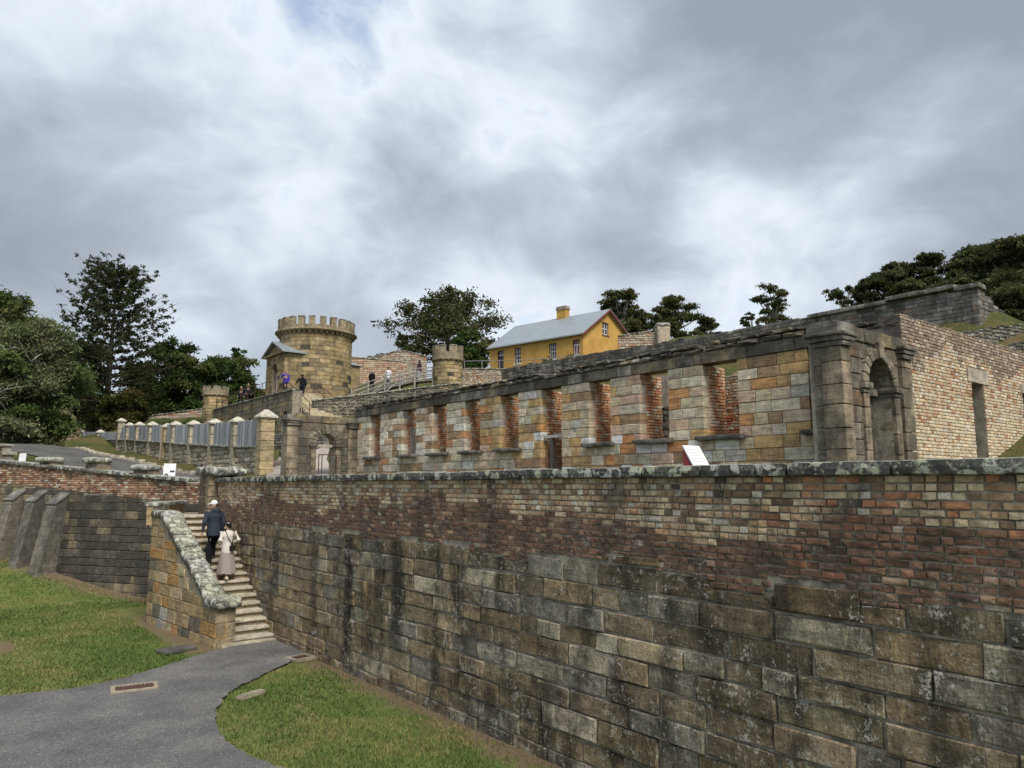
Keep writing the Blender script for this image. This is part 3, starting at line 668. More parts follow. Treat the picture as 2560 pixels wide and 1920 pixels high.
# ---------------- drains, slabs, loose stones on the lawn ----------------
def grate(x, y, w_, d_, rz, label):
    t = thing('drain_grate', (x, y, .05), label, 'drain', rz=rz); c, s_ = math.cos(rz), math.sin(rz)
    def q(mb, x0, x1, y0, y1, z0, z1):
        P = [(x0, y0), (x1, y0), (x1, y1), (x0, y1)]; W_ = [(x + a*c - b*s_, y + a*s_ + b*c) for a, b in P]
        mb.hexa([(a, b, z0) for a, b in W_] + [(a, b, z1) for a, b in W_])
    fw = .075
    mb = MB(); q(mb, -w_/2, w_/2, -d_/2, -d_/2+fw, .0, .062); q(mb, -w_/2, w_/2, d_/2-fw, d_/2, .0, .062); q(mb, -w_/2, -w_/2+fw, -d_/2+fw, d_/2-fw, .0, .062); q(mb, w_/2-fw, w_/2, -d_/2+fw, d_/2-fw, .0, .062)
    mb.build('concrete_frame', M['mortar_pale'], t)
    mb = MB(); q(mb, -w_/2+fw, w_/2-fw, -d_/2+fw, d_/2-fw, .0, .04); mb.build('pit', M['rust_iron'], t)
    nb = 9
    for i in range(nb):
        a = -w_/2 + fw + (w_ - 2*fw)*(i+.5)/nb; mb = MB(); q(mb, a-.014, a+.014, -d_/2+fw, d_/2-fw, .041, .056); mb.build('bar', M['rust_iron'], t)
grate(3.38, 15.35, .78, .5, R(-10), 'pale-framed drain grate set in the gravel path at left')
grate(6.7, 15.75, .5, .42, R(10), 'rusty drain grate at the foot of the long wall beside the path')
o = rough('stone_slab', (4.83, 18.3, .03), (.75, .5, .07), M['darkO'], None, R(20), .02, .01, color=(.17, .165, .15)); tag(o, 'flat dark stone slab in the lawn beside the stair foot', 'slab')
o = rough('stone_slab', (4.9, 13.62, .03), (.55, .16, .08), M['sandO'], None, R(25), .02, .012, color=(.3, .27, .2)); tag(o, 'small pale stone set in the grass edge of the path bend', 'slab')
for i, (x, y, s_) in enumerate(((.35, 21.1, .32), (.75, 20.85, .22), (.55, 21.6, .26), (-.1, 21.3, .4), (1.0, 21.25, .16))):
    o = rough('rock', (x, y, .06), (s_*1.5, s_, s_*.5), M['sandO'], None, rg.random()*3, .1, .05, color=(.42, .39, .32)); tag(o, ('middle-sized pale rock in the bare earth patch on the left lawn', 'pale rock at the near side of the bare earth patch on the left lawn', 'pale rock at the far side of the bare earth patch on the left lawn', 'largest pale rock in the bare earth patch at the picture edge', 'smallest pale rock at the right end of the bare earth patch')[i], 'rock', 'loose rocks in the bare patch')

# ---------------- roofless ruin: window front ----------------
rg = random.Random(23)
W6 = Wall(14.5, 30, R(-90)); S = lambda t: 30 - t
ruin = thing('ruined_building', (15.5, 18, 4), 'long roofless sandstone ruin with a row of empty window openings above the wall', 'ruin')
WINS = [(26.95, 27.85), (24.14, 25.16), (22.06, 22.99), (20.02, 20.92), (17.98, 18.92), (14.0, 14.82), (12.0, 12.93), (9.97, 10.93), (7.6, 8.22)]
DOOR = (15.98, 16.9)
holes = [(S(b), S(a), 4.86, 6.58) for a, b in WINS] + [(S(DOOR[1]), S(DOOR[0]), 3.5, 6.58)]
SAND = [(3.4, (.47, .40, .285)), (2.6, (.52, .465, .37)), (2.6, (.45, .31, .155)), (2.0, (.46, .245, .115)), (1.9, (.30, .205, .125)), (.7, (.40, .375, .33)), (1.7, (.64, .615, .565)), (1.3, (.52, .375, .28))]
SANDFAR = [(5, (.53, .475, .365)), (3, (.49, .445, .37)), (1.6, (.31, .22, .14)), (.9, (.42, .235, .125)), (1.6, (.62, .58, .51)), (.8, (.50, .37, .27))]
def c_front(s, z, r):
    c = vary(pick(r, SANDFAR if 30 - s > 20 else SAND), r, .12, .05); k = 1.0
    if z > 6.3: k = .75
    return tuple(x*k for x in c)
SAND = [(a, tuple(min(.66, x*1.12) for x in b)) for a, b in SAND]; SANDFAR = [(a, tuple(min(.66, x*1.12) for x in b)) for a, b in SANDFAR]
zs = course_lines(3.95, 6.58, .272, rg, .07)
place(ruin, W6, layout(S(29.3), S(7.55), zs, .3, .78, rg, holes), .26, M['sandO'], M['sandA'], c_front, 'stone', 'ashlar', 300, .009, .007, rg)
# lintel course: long dark stones, then an eroded top
lint = []
edges = sorted([S(29.3)] + [x for a, b in WINS + [DOOR] for x in (S(b) - .28, S(a) + .28)] + [S(7.55)])
for a, b in zip(edges, edges[1:]):
    if b - a > .25: lint.append((a, b, 6.58, 6.86))
c_top = lambda s, z, r: vary(pick(r, [(3, (.17, .155, .125)), (2, (.24, .20, .14)), (2, (.12, .11, .095)), (1, (.3, .28, .24))]), r, .2)
place(ruin, W6, lint, .3, M['darkO'], M['darkA'], c_top, 'lintel', 'ashlar', 60, .012, .012, rg, out=.015)
rag = lambda s: 7.09 + .07*fbm(s*1.3, 4) + (.05 if 2 < s < 8 else 0)
place(ruin, W6, layout(S(29.3), S(7.55), [6.86, 7.0, 7.2], .25, .7, rg, top=rag), .5, M['darkO'], M['darkA'], c_top, 'capping_stone', 'rubble', 120, .012, .03, rg, out=.03)
mb = MB(); prev = S(29.3)
for a, b in sorted([(S(y), S(x)) for x, y in WINS + [DOOR]]):
    W6.box(mb, prev + .03, a - .03, 3.4, 6.58, -.84, -.03); prev = b
W6.box(mb, prev + .03, S(7.55), 3.4, 6.58, -.84, -.03); W6.box(mb, S(29.3), S(7.55), 6.6, 6.98, -.5, -.05)
for a, b in WINS: W6.box(mb, S(b) - .03, S(a) + .03, 3.4, 4.84, -.84, -.03)
mb.build('core', M['mortar_pale'], ruin)
place(ruin, W6, layout(S(8.22), S(7.6), course_lines(4.86, 6.56, .2, rg, .2), .2, .45, rg), .12, M['darkO'], M['darkA'], lambda s, z, r: vary((.26, .23, .18), r, .2), 'infill_stone', 'rubble', 30, .016, .02, rg, out=-.12)
mb = MB(); W6.box(mb, S(8.22), S(7.6), 4.8, 6.58, -.3, -.2); mb.build('infill_core', M['mortar_pale'], ruin)
c_red = lambda s, z, r: vary(pick(r, [(4, (.55, .30, .16)), (3, (.48, .23, .12)), (2.4, (.58, .40, .27)), (1.4, (.6, .5, .38))]), r, .15)
for i, (a, b) in enumerate(WINS + [DOOR]):
    wr = Wall(14.74, b, 0); z0 = 4.86 if i < len(WINS) else 4.05
    place(ruin, wr, layout(0, .6, course_lines(z0, 6.56, .078, rg, .04), .11, .23, rg), .1, M['ebrickO'], M['ebrickA'], c_red, 'reveal_brick', 'brick', 30 if a < 20 else 0, .012, .014, rg, out=.03)
    if i < len(WINS):
        rough('sill', (14.52, (a+b)/2, 4.80), (b - a + .34, .46, .12), M['darkO'], ruin, R(-90), .03, .02, color=vary((.19, .18, .16), rg), seg=.1)
mb = MB(); mb.box(14.8, 15.1, 25.04, 25.08, 4.9, 5.95); mb.build('plaster_patch', M['plaster'], ruin)
for s0 in np.arange(S(29), S(7.6), 1.15): rough('plinth_stone', W6.p(s0+.57, 3.98, .0), (1.12, .3, .2), M['darkO'], ruin, R(-90), .03, .02, color=vary((.25, .23, .19), rg), seg=.16)
rough('threshold', (14.5, 16.44, 4.06), (1.5, .6, .1), M['darkO'], ruin, R(-90), .02, .01, color=(.25, .24, .21))
# inner cross walls seen through the openings
Wi = Wall(16.9, 29.5, R(-90)); mb = MB(); Wi.box(mb, 0, 20.2, 3.6, 6.0, -.5, -.03); mb.build('inner_wall_core', M['mortar_pale'], ruin)
itop = lambda s: 6.55 + .3*fbm(s*.7, 2) + (.35 if 29.5 - s < 16 and 29.5 - s > 13 else 0)
place(ruin, Wi, layout(10.5, 16.2, course_lines(4.0, 6.9, .19, rg, .25), .18, .42, rg, top=itop), .3, M['darkO'], M['darkA'], lambda s, z, r: vary(pick(r, [(2, (.3, .27, .22)), (2, (.36, .34, .29)), (1, (.2, .18, .15)), (1, (.36, .2, .12))]), r), 'inner_stone', 'rubble', 60, .02, .03, rg)
c_in = lambda s, z, r: vary(pick(r, [(3, (.42, .19, .10)), (3, (.45, .33, .22)), (2, (.36, .14, .07)), (1, (.5, .43, .33))]) if z < 5.9 else pick(r, [(3, (.48, .38, .26)), (2, (.45, .28, .17)), (1, (.38, .18, .1))]), r, .15)
for a, b in ((0, 10.5), (16.2, 20.2)):
    place(ruin, Wi, layout(a, b, course_lines(4.3, 6.9, .079, rg, .03), .11, .235, rg, top=itop), .12, M['ebrickO'], M['ebrickA'], c_in, 'inner_brick', 'brick', 120 if a > 12 else 0, .012, .012, rg)
mb = MB(); mb.box(16.86, 16.89, 13.4, 14.35, 5.95, 6.9); mb.build('plaster_patch', M['plaster'], ruin)
for (y0, dd) in ((15.35, 1.6), (20.4, 1.6), (12.35, .5)):
    wc = Wall(16.9 - dd, y0, 0)
    place(ruin, wc, layout(0, dd, course_lines(4.0, 6.5, .079, rg, .03), .11, .235, rg), .3, M['ebrickO'], M['ebrickA'], c_in, 'inner_brick', 'brick', 0, .012, .012, rg)
mb = MB(); mb.box(14.6, 14.7, 16.5, 16.6, 4.1, 5.1, (.09, .085, .08)); mb.box(14.6, 14.7, 15.98, 16.9, 5.1, 5.18, (.5, .48, .44)); mb.build('door_barrier', M['paint'], ruin)

def screen(name, wl, width, c, hw, zi, ro, z0, ztop, niche, label, capz, thick=.6, pw=.42, cx_=1.0, endcol=(.31, .26, .185)):
    """portico screen wall with a round arch between pilasters"""
    t = thing(name, wl.p(width/2, z0, -thick/2), label, 'archway')
    zl = course_lines(z0, ztop - .3, .31, rg, .06)
    def hol(ci_z):
        return hw + .02 if ci_z < zi else (math.sqrt(max(0, ro*ro - (ci_z - zi)**2)) if ci_z < zi + ro else 0)
    hs = []
    for a, b in zip(zl, zl[1:]):
        h = hol((a+b)/2)
        if h > .04: hs.append((c - h, c + h, a, b))
    cs = lambda s, z, r: vary(pick(r, [(3, (.26, .22, .16)), (3, (.2, .18, .145)), (1.5, (.31, .24, .145)), (1, (.24, .15, .09)), (1, (.34, .31, .24)), (.6, (.33, .24, .1))]), r, .16)
    place(t, wl, layout(0, width, zl, .38, .7, rg, hs), .3, M['darkO'], M['darkA'], cs, 'stone', 'ashlar', 120, .012, .006, rg)
    mb = MB(); wl.box(mb, .02, c - hw, z0 - .6, ztop - .05, -thick, -.035); wl.box(mb, c + hw, width - .02, z0 - .6, ztop - .05, -thick, -.035); n = 14
    for i in range(n):
        x0, x1 = -hw + 2*hw*i/n, -hw + 2*hw*(i+1)/n; e = lambda x: zi + math.sqrt(max(0, hw*hw - x*x))
        wl.box(mb, c + x0, c + x1, e(x0), ztop - .05, -thick, -.035, z0b=e(x1), z1b=ztop - .05)
    mb.build('core', M['mortar'], t)
    # frieze slabs with run-off streaks
    place(t, wl, layout(-.03, width + .03, [ztop - .3, ztop], .4, .75, rg), .5, M['darkO'], M['darkA'], lambda s, z, r: vary(pick(r, [(2, (.33, .27, .15)), (2, (.22, .19, .14)), (1, (.3, .29, .26))]), r), 'frieze_stone', 'ashlar', 20, .01, .004, rg, out=.03)
    ri = hw - .01; nv = 11
    for i in range(nv):
        a0, a1 = math.pi*i/nv + .012, math.pi*(i+1)/nv - .012; key = i == nv//2; r1 = ro + (.14 if key else 0); pr = .12 if key else .07; mb = MB()
        P = [(ri, a0), (r1, a0), (r1, a1), (ri, a1)]
        q = lambda o: [wl.p(c - math.cos(a)*r_, zi + math.sin(a)*r_, o) for r_, a in P]
        mb.hexa(q(-.28) + q(pr)); v = mb.build('keystone' if key else 'voussoir', M['darkO'], t, bevel=.02); v.color = (*vary((.29, .25, .19), rg, .15), 1)
    for sg in (-1, 1):
        cx = c + sg*(hw + .12)
        rough('impost', wl.p(cx, zi - .06, -.1), (.36, .46, .13), M['darkO'], t, wl.th, .025, .008, color=(.24, .22, .18), seg=.1)
        rough('impost', wl.p(cx, zi - .17, -.12), (.29, .4, .08), M['darkO'], t, wl.th, .02, .006, color=(.24, .22, .18), seg=.1)
        z = z0
        while z < zi - .22:
            z2 = min(z + rg.uniform(.36, .5), zi - .21); rough('jamb_stone', wl.p(cx - sg*.0, (z+z2)/2, -.12), (.24, .36, z2 - z - .012), M['darkO'], t, wl.th, .015, .006, color=vary(endcol, rg, .2), seg=.12); z = z2
    for (p0, p1) in ((0, pw), (width - .42, width)):
        z = z0
        while z < capz - .14:
            z2 = min(z + rg.uniform(.38, .52), capz - .12); rough('pilaster_block', wl.p((p0+p1)/2, (z+z2)/2, -.12), (p1 - p0 + .06, .42, z2 - z - .012), M['darkO'], t, wl.th, .015, .006, color=vary(endcol, rg, .22), seg=.14); z = z2
        for j, (dz, ex, hh) in enumerate(((-.07, .06, .1), (.03, .14, .09), (.115, .24, .08))):
            rough('capital_moulding', wl.p((p0+p1)/2, capz + dz, -.1), (p1 - p0 + .06 + ex*cx_, .46 + ex*cx_, hh), M['darkO'], t, wl.th, .02, .006, color=(.22, .205, .17), seg=.1)
    if niche:
        wb = Wall(*wl.p(0, 0, -.42)[:2], wl.th); zz = course_lines(z0, zi + hw, .3, rg, .1)
        place(t, wb, layout(c - hw, c + hw, zz, .9, 1.2, rg), .16, M['darkO'], M['darkA'], lambda s, z, r: vary((.22, .2, .165) if z > 5.4 else (.14, .125, .1), r, .2), 'niche_stone', 'ashlar', 40, .014, .02, rg)
        rough('niche_moulding', wl.p(c, zi - .1, -.36), (2*hw, .2, .16), M['darkO'], t, wl.th, .03, .01, color=(.22, .2, .16))
    return t
W7 = Wall(13.69, 7.14, 0)
pav = screen('portico_end', W7, 2.95, 1.62, .55, 5.74, .76, 3.95, 6.86, True, 'dark weathered end of the ruin with corner pilaster and blind arched niche', 6.5, pw=.3, cx_=.7)
# corner pier returning along the window front
Wc = Wall(13.69, 7.66, R(-90)); z = 3.95
place(pav, Wc, layout(0, .5, course_lines(3.95, 6.4, .42, rg, .08), .5, .7, rg), .4, M['darkO'], M['darkA'], lambda s, z, r: vary((.3, .26, .19), r, .2), 'pilaster_block', 'ashlar', 20, .012, .006, rg)
mb = MB(); mb.box(13.73, 14.6, 7.2, 7.62, 3.4, 6.7); mb.build('pier_core', M['mortar'], pav)
rough('corner_capital', (13.96, 7.4, 6.44), (.58, .56, .1), M['darkO'], pav, 0, .02, .008, color=(.22, .205, .17)); rough('corner_capital', (13.94, 7.4, 6.54), (.68, .66, .1), M['darkO'], pav, 0, .02, .01, color=(.2, .19, .16)); rough('corner_capital', (13.93, 7.4, 6.63), (.78, .76, .08), M['darkO'], pav, 0, .02, .012, color=(.2, .19, .16))
rough('corner_block', (14.0, 7.42, 6.78), (.7, .66, .2), M['darkO'], pav, 0, .02, .01, color=(.33, .32, .29))
W8 = Wall(11.42, 29, 0)
arc = screen('stone_archway', W8, 3.1, 1.68, .43, 5.4, .64, 3.95, 6.56, False, 'small dark sandstone archway with round open arch at the far end of the ruin', 6.22)
rough('transom', W8.p(1.68, 5.33, -.3), (.86, .25, .12), M['sandO'], arc, 0, .02, .01, color=(.38, .35, .29))
gr = thing('gate_railing', (12.9, 28.7, 4), 'dark iron hand-rail frame standing in the small open archway', 'railing')
for (nm, pts) in (('post', [(12.72, 28.8, 3.7), (12.72, 28.8, 4.95)]), ('post', [(12.86, 28.8, 3.7), (12.86, 28.8, 4.95)]), ('post', [(13.5, 28.8, 3.7), (13.5, 28.8, 4.95)]), ('rail', [(12.72, 28.8, 4.95), (13.5, 28.8, 4.95)]), ('rail', [(12.9, 30.5, 5.05), (13.9, 30.9, 5.45)])):
    mb = MB(); mb.tube(pts, .022, 6); mb.build(nm, M['rust_iron'], gr)

# brick flank of the ruin running back up the hill
Wb = Wall(16.65, 7.2, 0)
fl = thing('brick_end_wall', (20, 7.4, 4), 'tall pale and orange brick end wall of the ruin with narrow doorway', 'wall')
bt = lambda s: 7.46 + .03*fbm(s*2, 1)
bh = [(3.65, 4.42, 3.5, 6.24), (3.42, 4.72, 6.24, 6.6), (7.2, 7.95, 4.9, 6.25)]
def c_end(s, z, r):
    h = (z - 4)/3.45 + .15*fbm(s*.6, z*.6, 5)
    if h > .78: pal = [(3, (.29, .22, .165)), (2, (.38, .3, .22)), (2, (.22, .175, .14)), (1, (.46, .4, .32))]
    elif h > .38: pal = [(4, (.52, .41, .28)), (3, (.56, .48, .36)), (1.6, (.46, .31, .20)), (.7, (.38, .2, .12)), (1, (.6, .55, .45))]
    else: pal = [(4, (.60, .50, .34)), (3, (.60, .53, .41)), (1.6, (.52, .39, .25)), (.5, (.44, .26, .16))]
    return vary(pick(r, pal), r, .14)
place(fl, Wb, layout(0, 9.5, course_lines(3.9, 7.5, .0785, rg, .03), .1, .24, rg, bh, top=bt, alt=lambda ci, r: (.232 if ci % 2 else .117) * r.uniform(.93, 1.07)), .12, M['ebrickO'], M['ebrickA'], c_end, 'brick', 'brick', 300, .012, .008, rg)
mb = MB()
for a, b, z0, z1 in ((.02, 3.65, 3.4, 7.4), (4.42, 7.2, 3.4, 7.4), (7.95, 9.5, 3.4, 7.4), (3.65, 4.42, 6.24, 7.4), (7.2, 7.95, 3.4, 4.9), (7.2, 7.95, 6.25, 7.4)): Wb.box(mb, a, b, z0, z1, -.45, -.02)
mb.build('core', M['mortar_pale'], fl)
rough('lintel', Wb.p(4.07, 6.42, -.12), (1.3, .3, .35), M['sandO'], fl, 0, .012, .005, color=(.36, .33, .27))
for i in range(4):
    mb = MB(); Wb.box(mb, 3.66 + i*.1, 3.75 + i*.1, 3.9, 5.95, -.25, -.21, (.2, .19, .18)); mb.build('door_plank', M['wood_grey'], fl)
mb = MB(); Wb.box(mb, 3.66, 4.06, 4.9, 5.0, -.21, -.18, (.2, .19, .18)); mb.build('door_ledge', M['wood_grey'], fl)
rough('lintel', Wb.p(7.58, 6.35, -.12), (1.05, .3, .22), M['sandO'], fl, 0, .012, .005, color=(.3, .28, .23))
# its front corner: dark rendered face above the portico
Wf = Wall(16.65, 9.6, R(-90)); mb = MB(); Wf.box(mb, 0, 2.38, 3.6, 7.2, -.5, -.0); Wf.box(mb, 1.9, 2.38, 7.2, 7.44, -.5, 0); mb.build('rendered_face', masonry('dark_render', 'rgb', .75, (.05, .045, .042), .3, (.4, .38, .36), .3, .6, .02, 1.2, base=(.2, .175, .15), lo=.47), fl)
place(fl, Wf, layout(0, 2.4, [7.2, 7.31, 7.45], .2, .45, rg, top=lambda s: 7.33 + .14*(s/2.4) + .06*fbm(s*2, 8)), .4, M['darkO'], M['darkA'], lambda s, z, r: vary((.24, .2, .16), r, .2), 'capping_stone', 'rubble', 20, .012, .02, rg)
mb = MB(); mb.box(17.1, 26, 7.7, 12, 3.7, 4.02); mb.build('floor', M['dirt'], fl)

def wall_holes(mb, wl, s0, s1, z0, z1, o0, o1, holes, c=(.5, .5, .5)):
    """solid wall with rectangular openings (openings must not overlap along the wall)"""
    x = s0
    for a, b, za, zb in sorted(holes):
        if a > x: wl.box(mb, x, a, z0, z1, o0, o1, c)
        if za > z0: wl.box(mb, a, b, z0, za, o0, o1, c)
        if zb < z1: wl.box(mb, a, b, zb, z1, o0, o1, c)
        x = b
    if x < s1: wl.box(mb, x, s1, z0, z1, o0, o1, c)

# ---------------- palisade fence wall ----------------
rg = random.Random(31)
fw_ = thing('palisade_wall', (11.6, 50, 5), 'rubble wall with grey timber palisade panels between capped stone piers beside the road', 'fence')
FT = [32.2, 36.0, 39.6, 43.4, 47.2, 49.2, 53.0, 56.8, 60.0, 63.0, 71.5, 81]
fb = lambda t: float(np.interp(t, [31, 35, 47, 62, 81], [4.2, 4.35, 5.0, 6.1, 7.35])) - .1
fm = lambda t: float(np.interp(t, [31, 35.3, 45, 59, 81], [5.35, 5.5, 6.05, 6.95, 8.05]))
ft = lambda t: float(np.interp(t, [31, 35.3, 45, 58.9, 62, 62.5, 81], [6.6, 6.7, 7.15, 8.0, 8.1, 7.65, 8.75]))
Wp = Wall(11.6, 82, R(-90)); mb = MB()
for t in np.arange(32.2, 81, 2): Wp.box(mb, 82 - t - 2, 82 - t, 3.5, fm(t+2) - .06, -.4, -.03, z1b=fm(t) - .06)
mb.build('core', M['mortar_pale'], fw_)
c_rub = lambda s, z, r: vary(pick(r, [(4, (.48, .45, .36)), (3, (.42, .38, .29)), (2, (.34, .28, .19)), (1, (.25, .23, .19)), (1, (.53, .5, .43))]), r, .14)
place(fw_, Wp, layout(1, 49.8, course_lines(3.8, 8.2, .24, rg, .2), .25, .65, rg, top=lambda s: fm(82 - s) - .05, bot=lambda s: fb(82 - s)), .3, M['sandO'], M['sandA'], c_rub, 'stone', 'rubble', 160, .02, .02, rg)
for i, t in enumerate(FT):
    big = i == 0; ww = .6 if big else .46; ztop = {0: 6.7, 5: 7.3, 9: 8.6}.get(i, ft(t) + .02); z = fb(t) - .2; cc = (.40, .32, .2) if i in (0, 5) else (.42, .38, .29)
    while z < ztop - .02:
        z2 = min(z + rg.uniform(.36, .55), ztop); rough('pier_block', (11.6 + .1, t, (z+z2)/2), (ww, ww, z2 - z - .012), M['sandO'], fw_, 0, .015, .008, color=vary(cc, rg, .15), seg=.2); z = z2
    mb = MB(); e = ww/2 + .1; mb.hexa([(11.7-e, t-e, ztop), (11.7+e, t-e, ztop), (11.7+e, t+e, ztop), (11.7-e, t+e, ztop), (11.7-.06, t-.06, ztop+.26*(1.2 if big else .8)), (11.7+.06, t-.06, ztop+.26*(1.2 if big else .8)), (11.7+.06, t+.06, ztop+.26*(1.2 if big else .8)), (11.7-.06, t+.06, ztop+.26*(1.2 if big else .8))])
    mb.box(11.7-e, 11.7+e, t-e, t+e, ztop-.07, ztop+.002); o = mb.build('pier_cap', M['sandO'], fw_); o.color = (.48, .46, .39, 1)
    if i + 1 < len(FT):
        t1 = FT[i+1]; a, b = t + ww/2, t1 - .25
        if b - a < 1: continue
        n = int((b - a)/.15); mb = MB()
        for k in range(n):
            y = a + (b-a)*(k+.5)/n; g = rg.uniform(.2, .42); mb.box(11.62 + rg.uniform(-.012, .012), 11.67, y - .06, y + .06, fm(y), ft(y) + rg.uniform(-.03, .02), (g*.92, g*.97, g*1.04))
        for zz in (.18, .8): mb.hexa([(11.67, a, fm(a)+zz*(ft(a)-fm(a))), (11.72, a, fm(a)+zz*(ft(a)-fm(a))), (11.72, b, fm(b)+zz*(ft(b)-fm(b))), (11.67, b, fm(b)+zz*(ft(b)-fm(b))), (11.67, a, fm(a)+zz*(ft(a)-fm(a))+.08), (11.72, a, fm(a)+zz*(ft(a)-fm(a))+.08), (11.72, b, fm(b)+zz*(ft(b)-fm(b))+.08), (11.67, b, fm(b)+zz*(ft(b)-fm(b))+.08)], (.2, .2, .2))
        mb.build('timber_panel', M['wood_grey'], fw_, kind='stuff')
        rough('panel_sill', (11.6, (a+b)/2, fm((a+b)/2) - .02), (b - a + .05, .34, .1), M['coping'], fw_, R(-90), .03, .02, tilt=(0, math.atan2(fm(b)-fm(a), b-a)), color=(.2, .19, .17), seg=.25)
mb = MB(); mb.tube([(11.3, 48.75, 4.9), (11.3, 48.75, 7.2)], .05, 8, (.3, .24, .18)); mb.build('downpipe', M['paint'], fw_)

# ---------------- round guard tower and turrets ----------------
def ring_blocks(parent, cx, cy, r, z0, z1, h, lb, colfn, mO, mA, maxn, depth=.3):
    key = 'ashlar'; tl = _tmpl[key]; n = max(8, int(2*math.pi*r/lb)); zs = course_lines(z0, z1, h, rg, .06); items = []
    for ci in range(len(zs)-1):
        off = rg.random(); cuts = [0]
        while cuts[-1] < 2*math.pi: cuts.append(cuts[-1] + rg.uniform(.7, 1.3)*2*math.pi/n)
        cuts[-1] = 2*math.pi
        for a0, a1 in zip(cuts, cuts[1:]):
            if a1 - a0 < .02: continue
            a = (a0+a1)/2 + off; L = 2*r*math.tan((a1-a0)/2); zm = (zs[ci]+zs[ci+1])/2
            c = Vector((cx + (r - depth/2)*math.cos(a), cy + (r - depth/2)*math.sin(a), zm)); dv = (c - EYE)
            f = max(.01, -(dv.x*math.cos(a)+dv.y*math.sin(a))/dv.length)
            items.append((L*(zs[ci+1]-zs[ci])*f, c, (L - .004, depth, zs[ci+1]-zs[ci]-.012), a + math.pi/2, colfn(a, zm, rg), rg.randrange(len(tl))))
    items.sort(key=lambda q: -q[0])
    for _, c, s_, th, cl, k in items[:maxn]:
        o = bpy.data.objects.new('stone', tmesh(key, k, mO)); o.parent = parent; col.objects.link(o)
        o.location = to_local(parent, np.array([c], float))[0]; o.scale = s_; o.rotation_euler = (0, 0, th); o.color = (*cl, 1)
    mb = MB()
    for _, c, s_, th, cl, k in items[maxn:]:
        v, f = tl[k]; ct, st_ = math.cos(th), math.sin(th)
        mb.add([(c[0] + x*s_[0]*ct - y*s_[1]*st_, c[1] + x*s_[0]*st_ + y*s_[1]*ct, c[2] + z*s_[2]) for x, y, z in v], f, cl)
    if mb.v: mb.build('stones', mA, parent, kind='stuff')
def ring(name, parent, cx, cy, prof, mat, n=48, colr=(.3, .25, .16)):
    """lathe of a closed (radius, z) profile"""
    mb = MB(); m = len(prof); vs = [(cx + r*math.cos(2*math.pi*k/n), cy + r*math.sin(2*math.pi*k/n), z) for k in range(n) for r, z in prof]
    fs = [(k*m+j, ((k+1) % n)*m+j, ((k+1) % n)*m+(j+1) % m, k*m+(j+1) % m) for k in range(n) for j in range(m)]
    mb.add(vs, fs, colr); o = mb.build(name, mat, parent); o.color = (*colr, 1); return o
def merlons(parent, cx, cy, ri, ro, z0, z1, n, frac, colr, off=0.0):
    for k in range(n):
        a0 = off + 2*math.pi*k/n; a1 = a0 + 2*math.pi/n*frac; mb = MB()
        q = lambda z, ro_=ro, ri_=ri: [(cx + r*math.cos(a), cy + r*math.sin(a), z) for r, a in ((ri_, a0), (ro_, a0), (ro_, (a0+a1)/2), (ro_, a1), (ri_, a1))]
        b, t = q(z0), q(z1); vs = b + t; fs = [(4, 3, 2, 1, 0), (5, 6, 7, 8, 9)] + [(i, (i+1) % 5, 5 + (i+1) % 5, 5 + i) for i in range(5)]
        mb.add(vs, fs); m_ = mb.build('merlon', M['goldO'], parent); m_.color = (*vary(colr, rg, .15), 1)
        c_ = q(z1 + .001, ro + .03, ri - .02); d_ = q(z1 + .07, ro + .01, ri); mb = MB(); mb.add(c_ + d_, fs); o = mb.build('merlon_cap', M['darkO'], m_); o.color = (.3, .29, .25, 1)
def corbels(parent, cx, cy, r, z, n, w_, dep, h):
    me = None
    for k in range(n):
        a = 2*math.pi*k/n
        if me is None:
            me = bpy.data.meshes.new('corbel'); me.from_pydata([(-w_/2, -dep, h*.45), (w_/2, -dep, h*.45), (w_/2, 0, 0), (-w_/2, 0, 0), (-w_/2, -dep, h), (w_/2, -dep, h), (w_/2, 0, h), (-w_/2, 0, h)], [], [(3, 2, 1, 0), (4, 5, 6, 7), (0, 1, 5, 4), (1, 2, 6, 5), (2, 3, 7, 6), (3, 0, 4, 7)]); me.materials.append(M['goldO'])
        o = bpy.data.objects.new('corbel', me); o.parent = parent; col.objects.link(o)
        o.location = to_local(parent, np.array([(cx + r*math.cos(a), cy + r*math.sin(a), z)]))[0]; o.rotation_euler = (0, 0, a + math.pi/2); o.color = (.3, .24, .15, 1)
GOLD = [(4, (.36, .275, .145)), (3, (.30, .235, .13)), (2, (.41, .33, .195)), (1.6, (.21, .17, .105)), (.5, (.085, .075, .06))]
c_gold = lambda a, z, r: vary(pick(r, GOLD), r, .13)
TX, TY = 22.7, 52.6
tw = thing('guard_tower', (TX, TY, 9.5), 'big round sandstone tower with battlements and a pedimented porch', 'tower')
ring_blocks(tw, TX, TY, 2.65, 9.0, 14.7, .31, .62, c_gold, M['goldO'], M['goldA'], 300)
ring('core', tw, TX, TY, [(2.2, 8.6), (2.6, 8.6), (2.6, 14.9), (2.2, 14.9)], M['mortar_pale'])
corbels(tw, TX, TY, 2.62, 14.6, 44, .16, .24, .28)
ring('cornice', tw, TX, TY, [(2.3, 14.86), (2.95, 14.86), (3.04, 14.94), (3.02, 15.02), (2.84, 15.05), (2.3, 15.05)], M['goldO'])
ring('parapet', tw, TX, TY, [(2.5, 15.05), (2.84, 15.05), (2.84, 15.3), (2.5, 15.3)], M['goldO'], colr=(.29, .245, .165))
merlons(tw, TX, TY, 2.5, 2.84, 15.3, 15.86, 22, .56, (.30, .255, .175), .1)
ring('roof', tw, TX, TY, [(.05, 14.8), (2.5, 14.8), (2.5, 14.9), (.05, 15.1)], M['roof'])
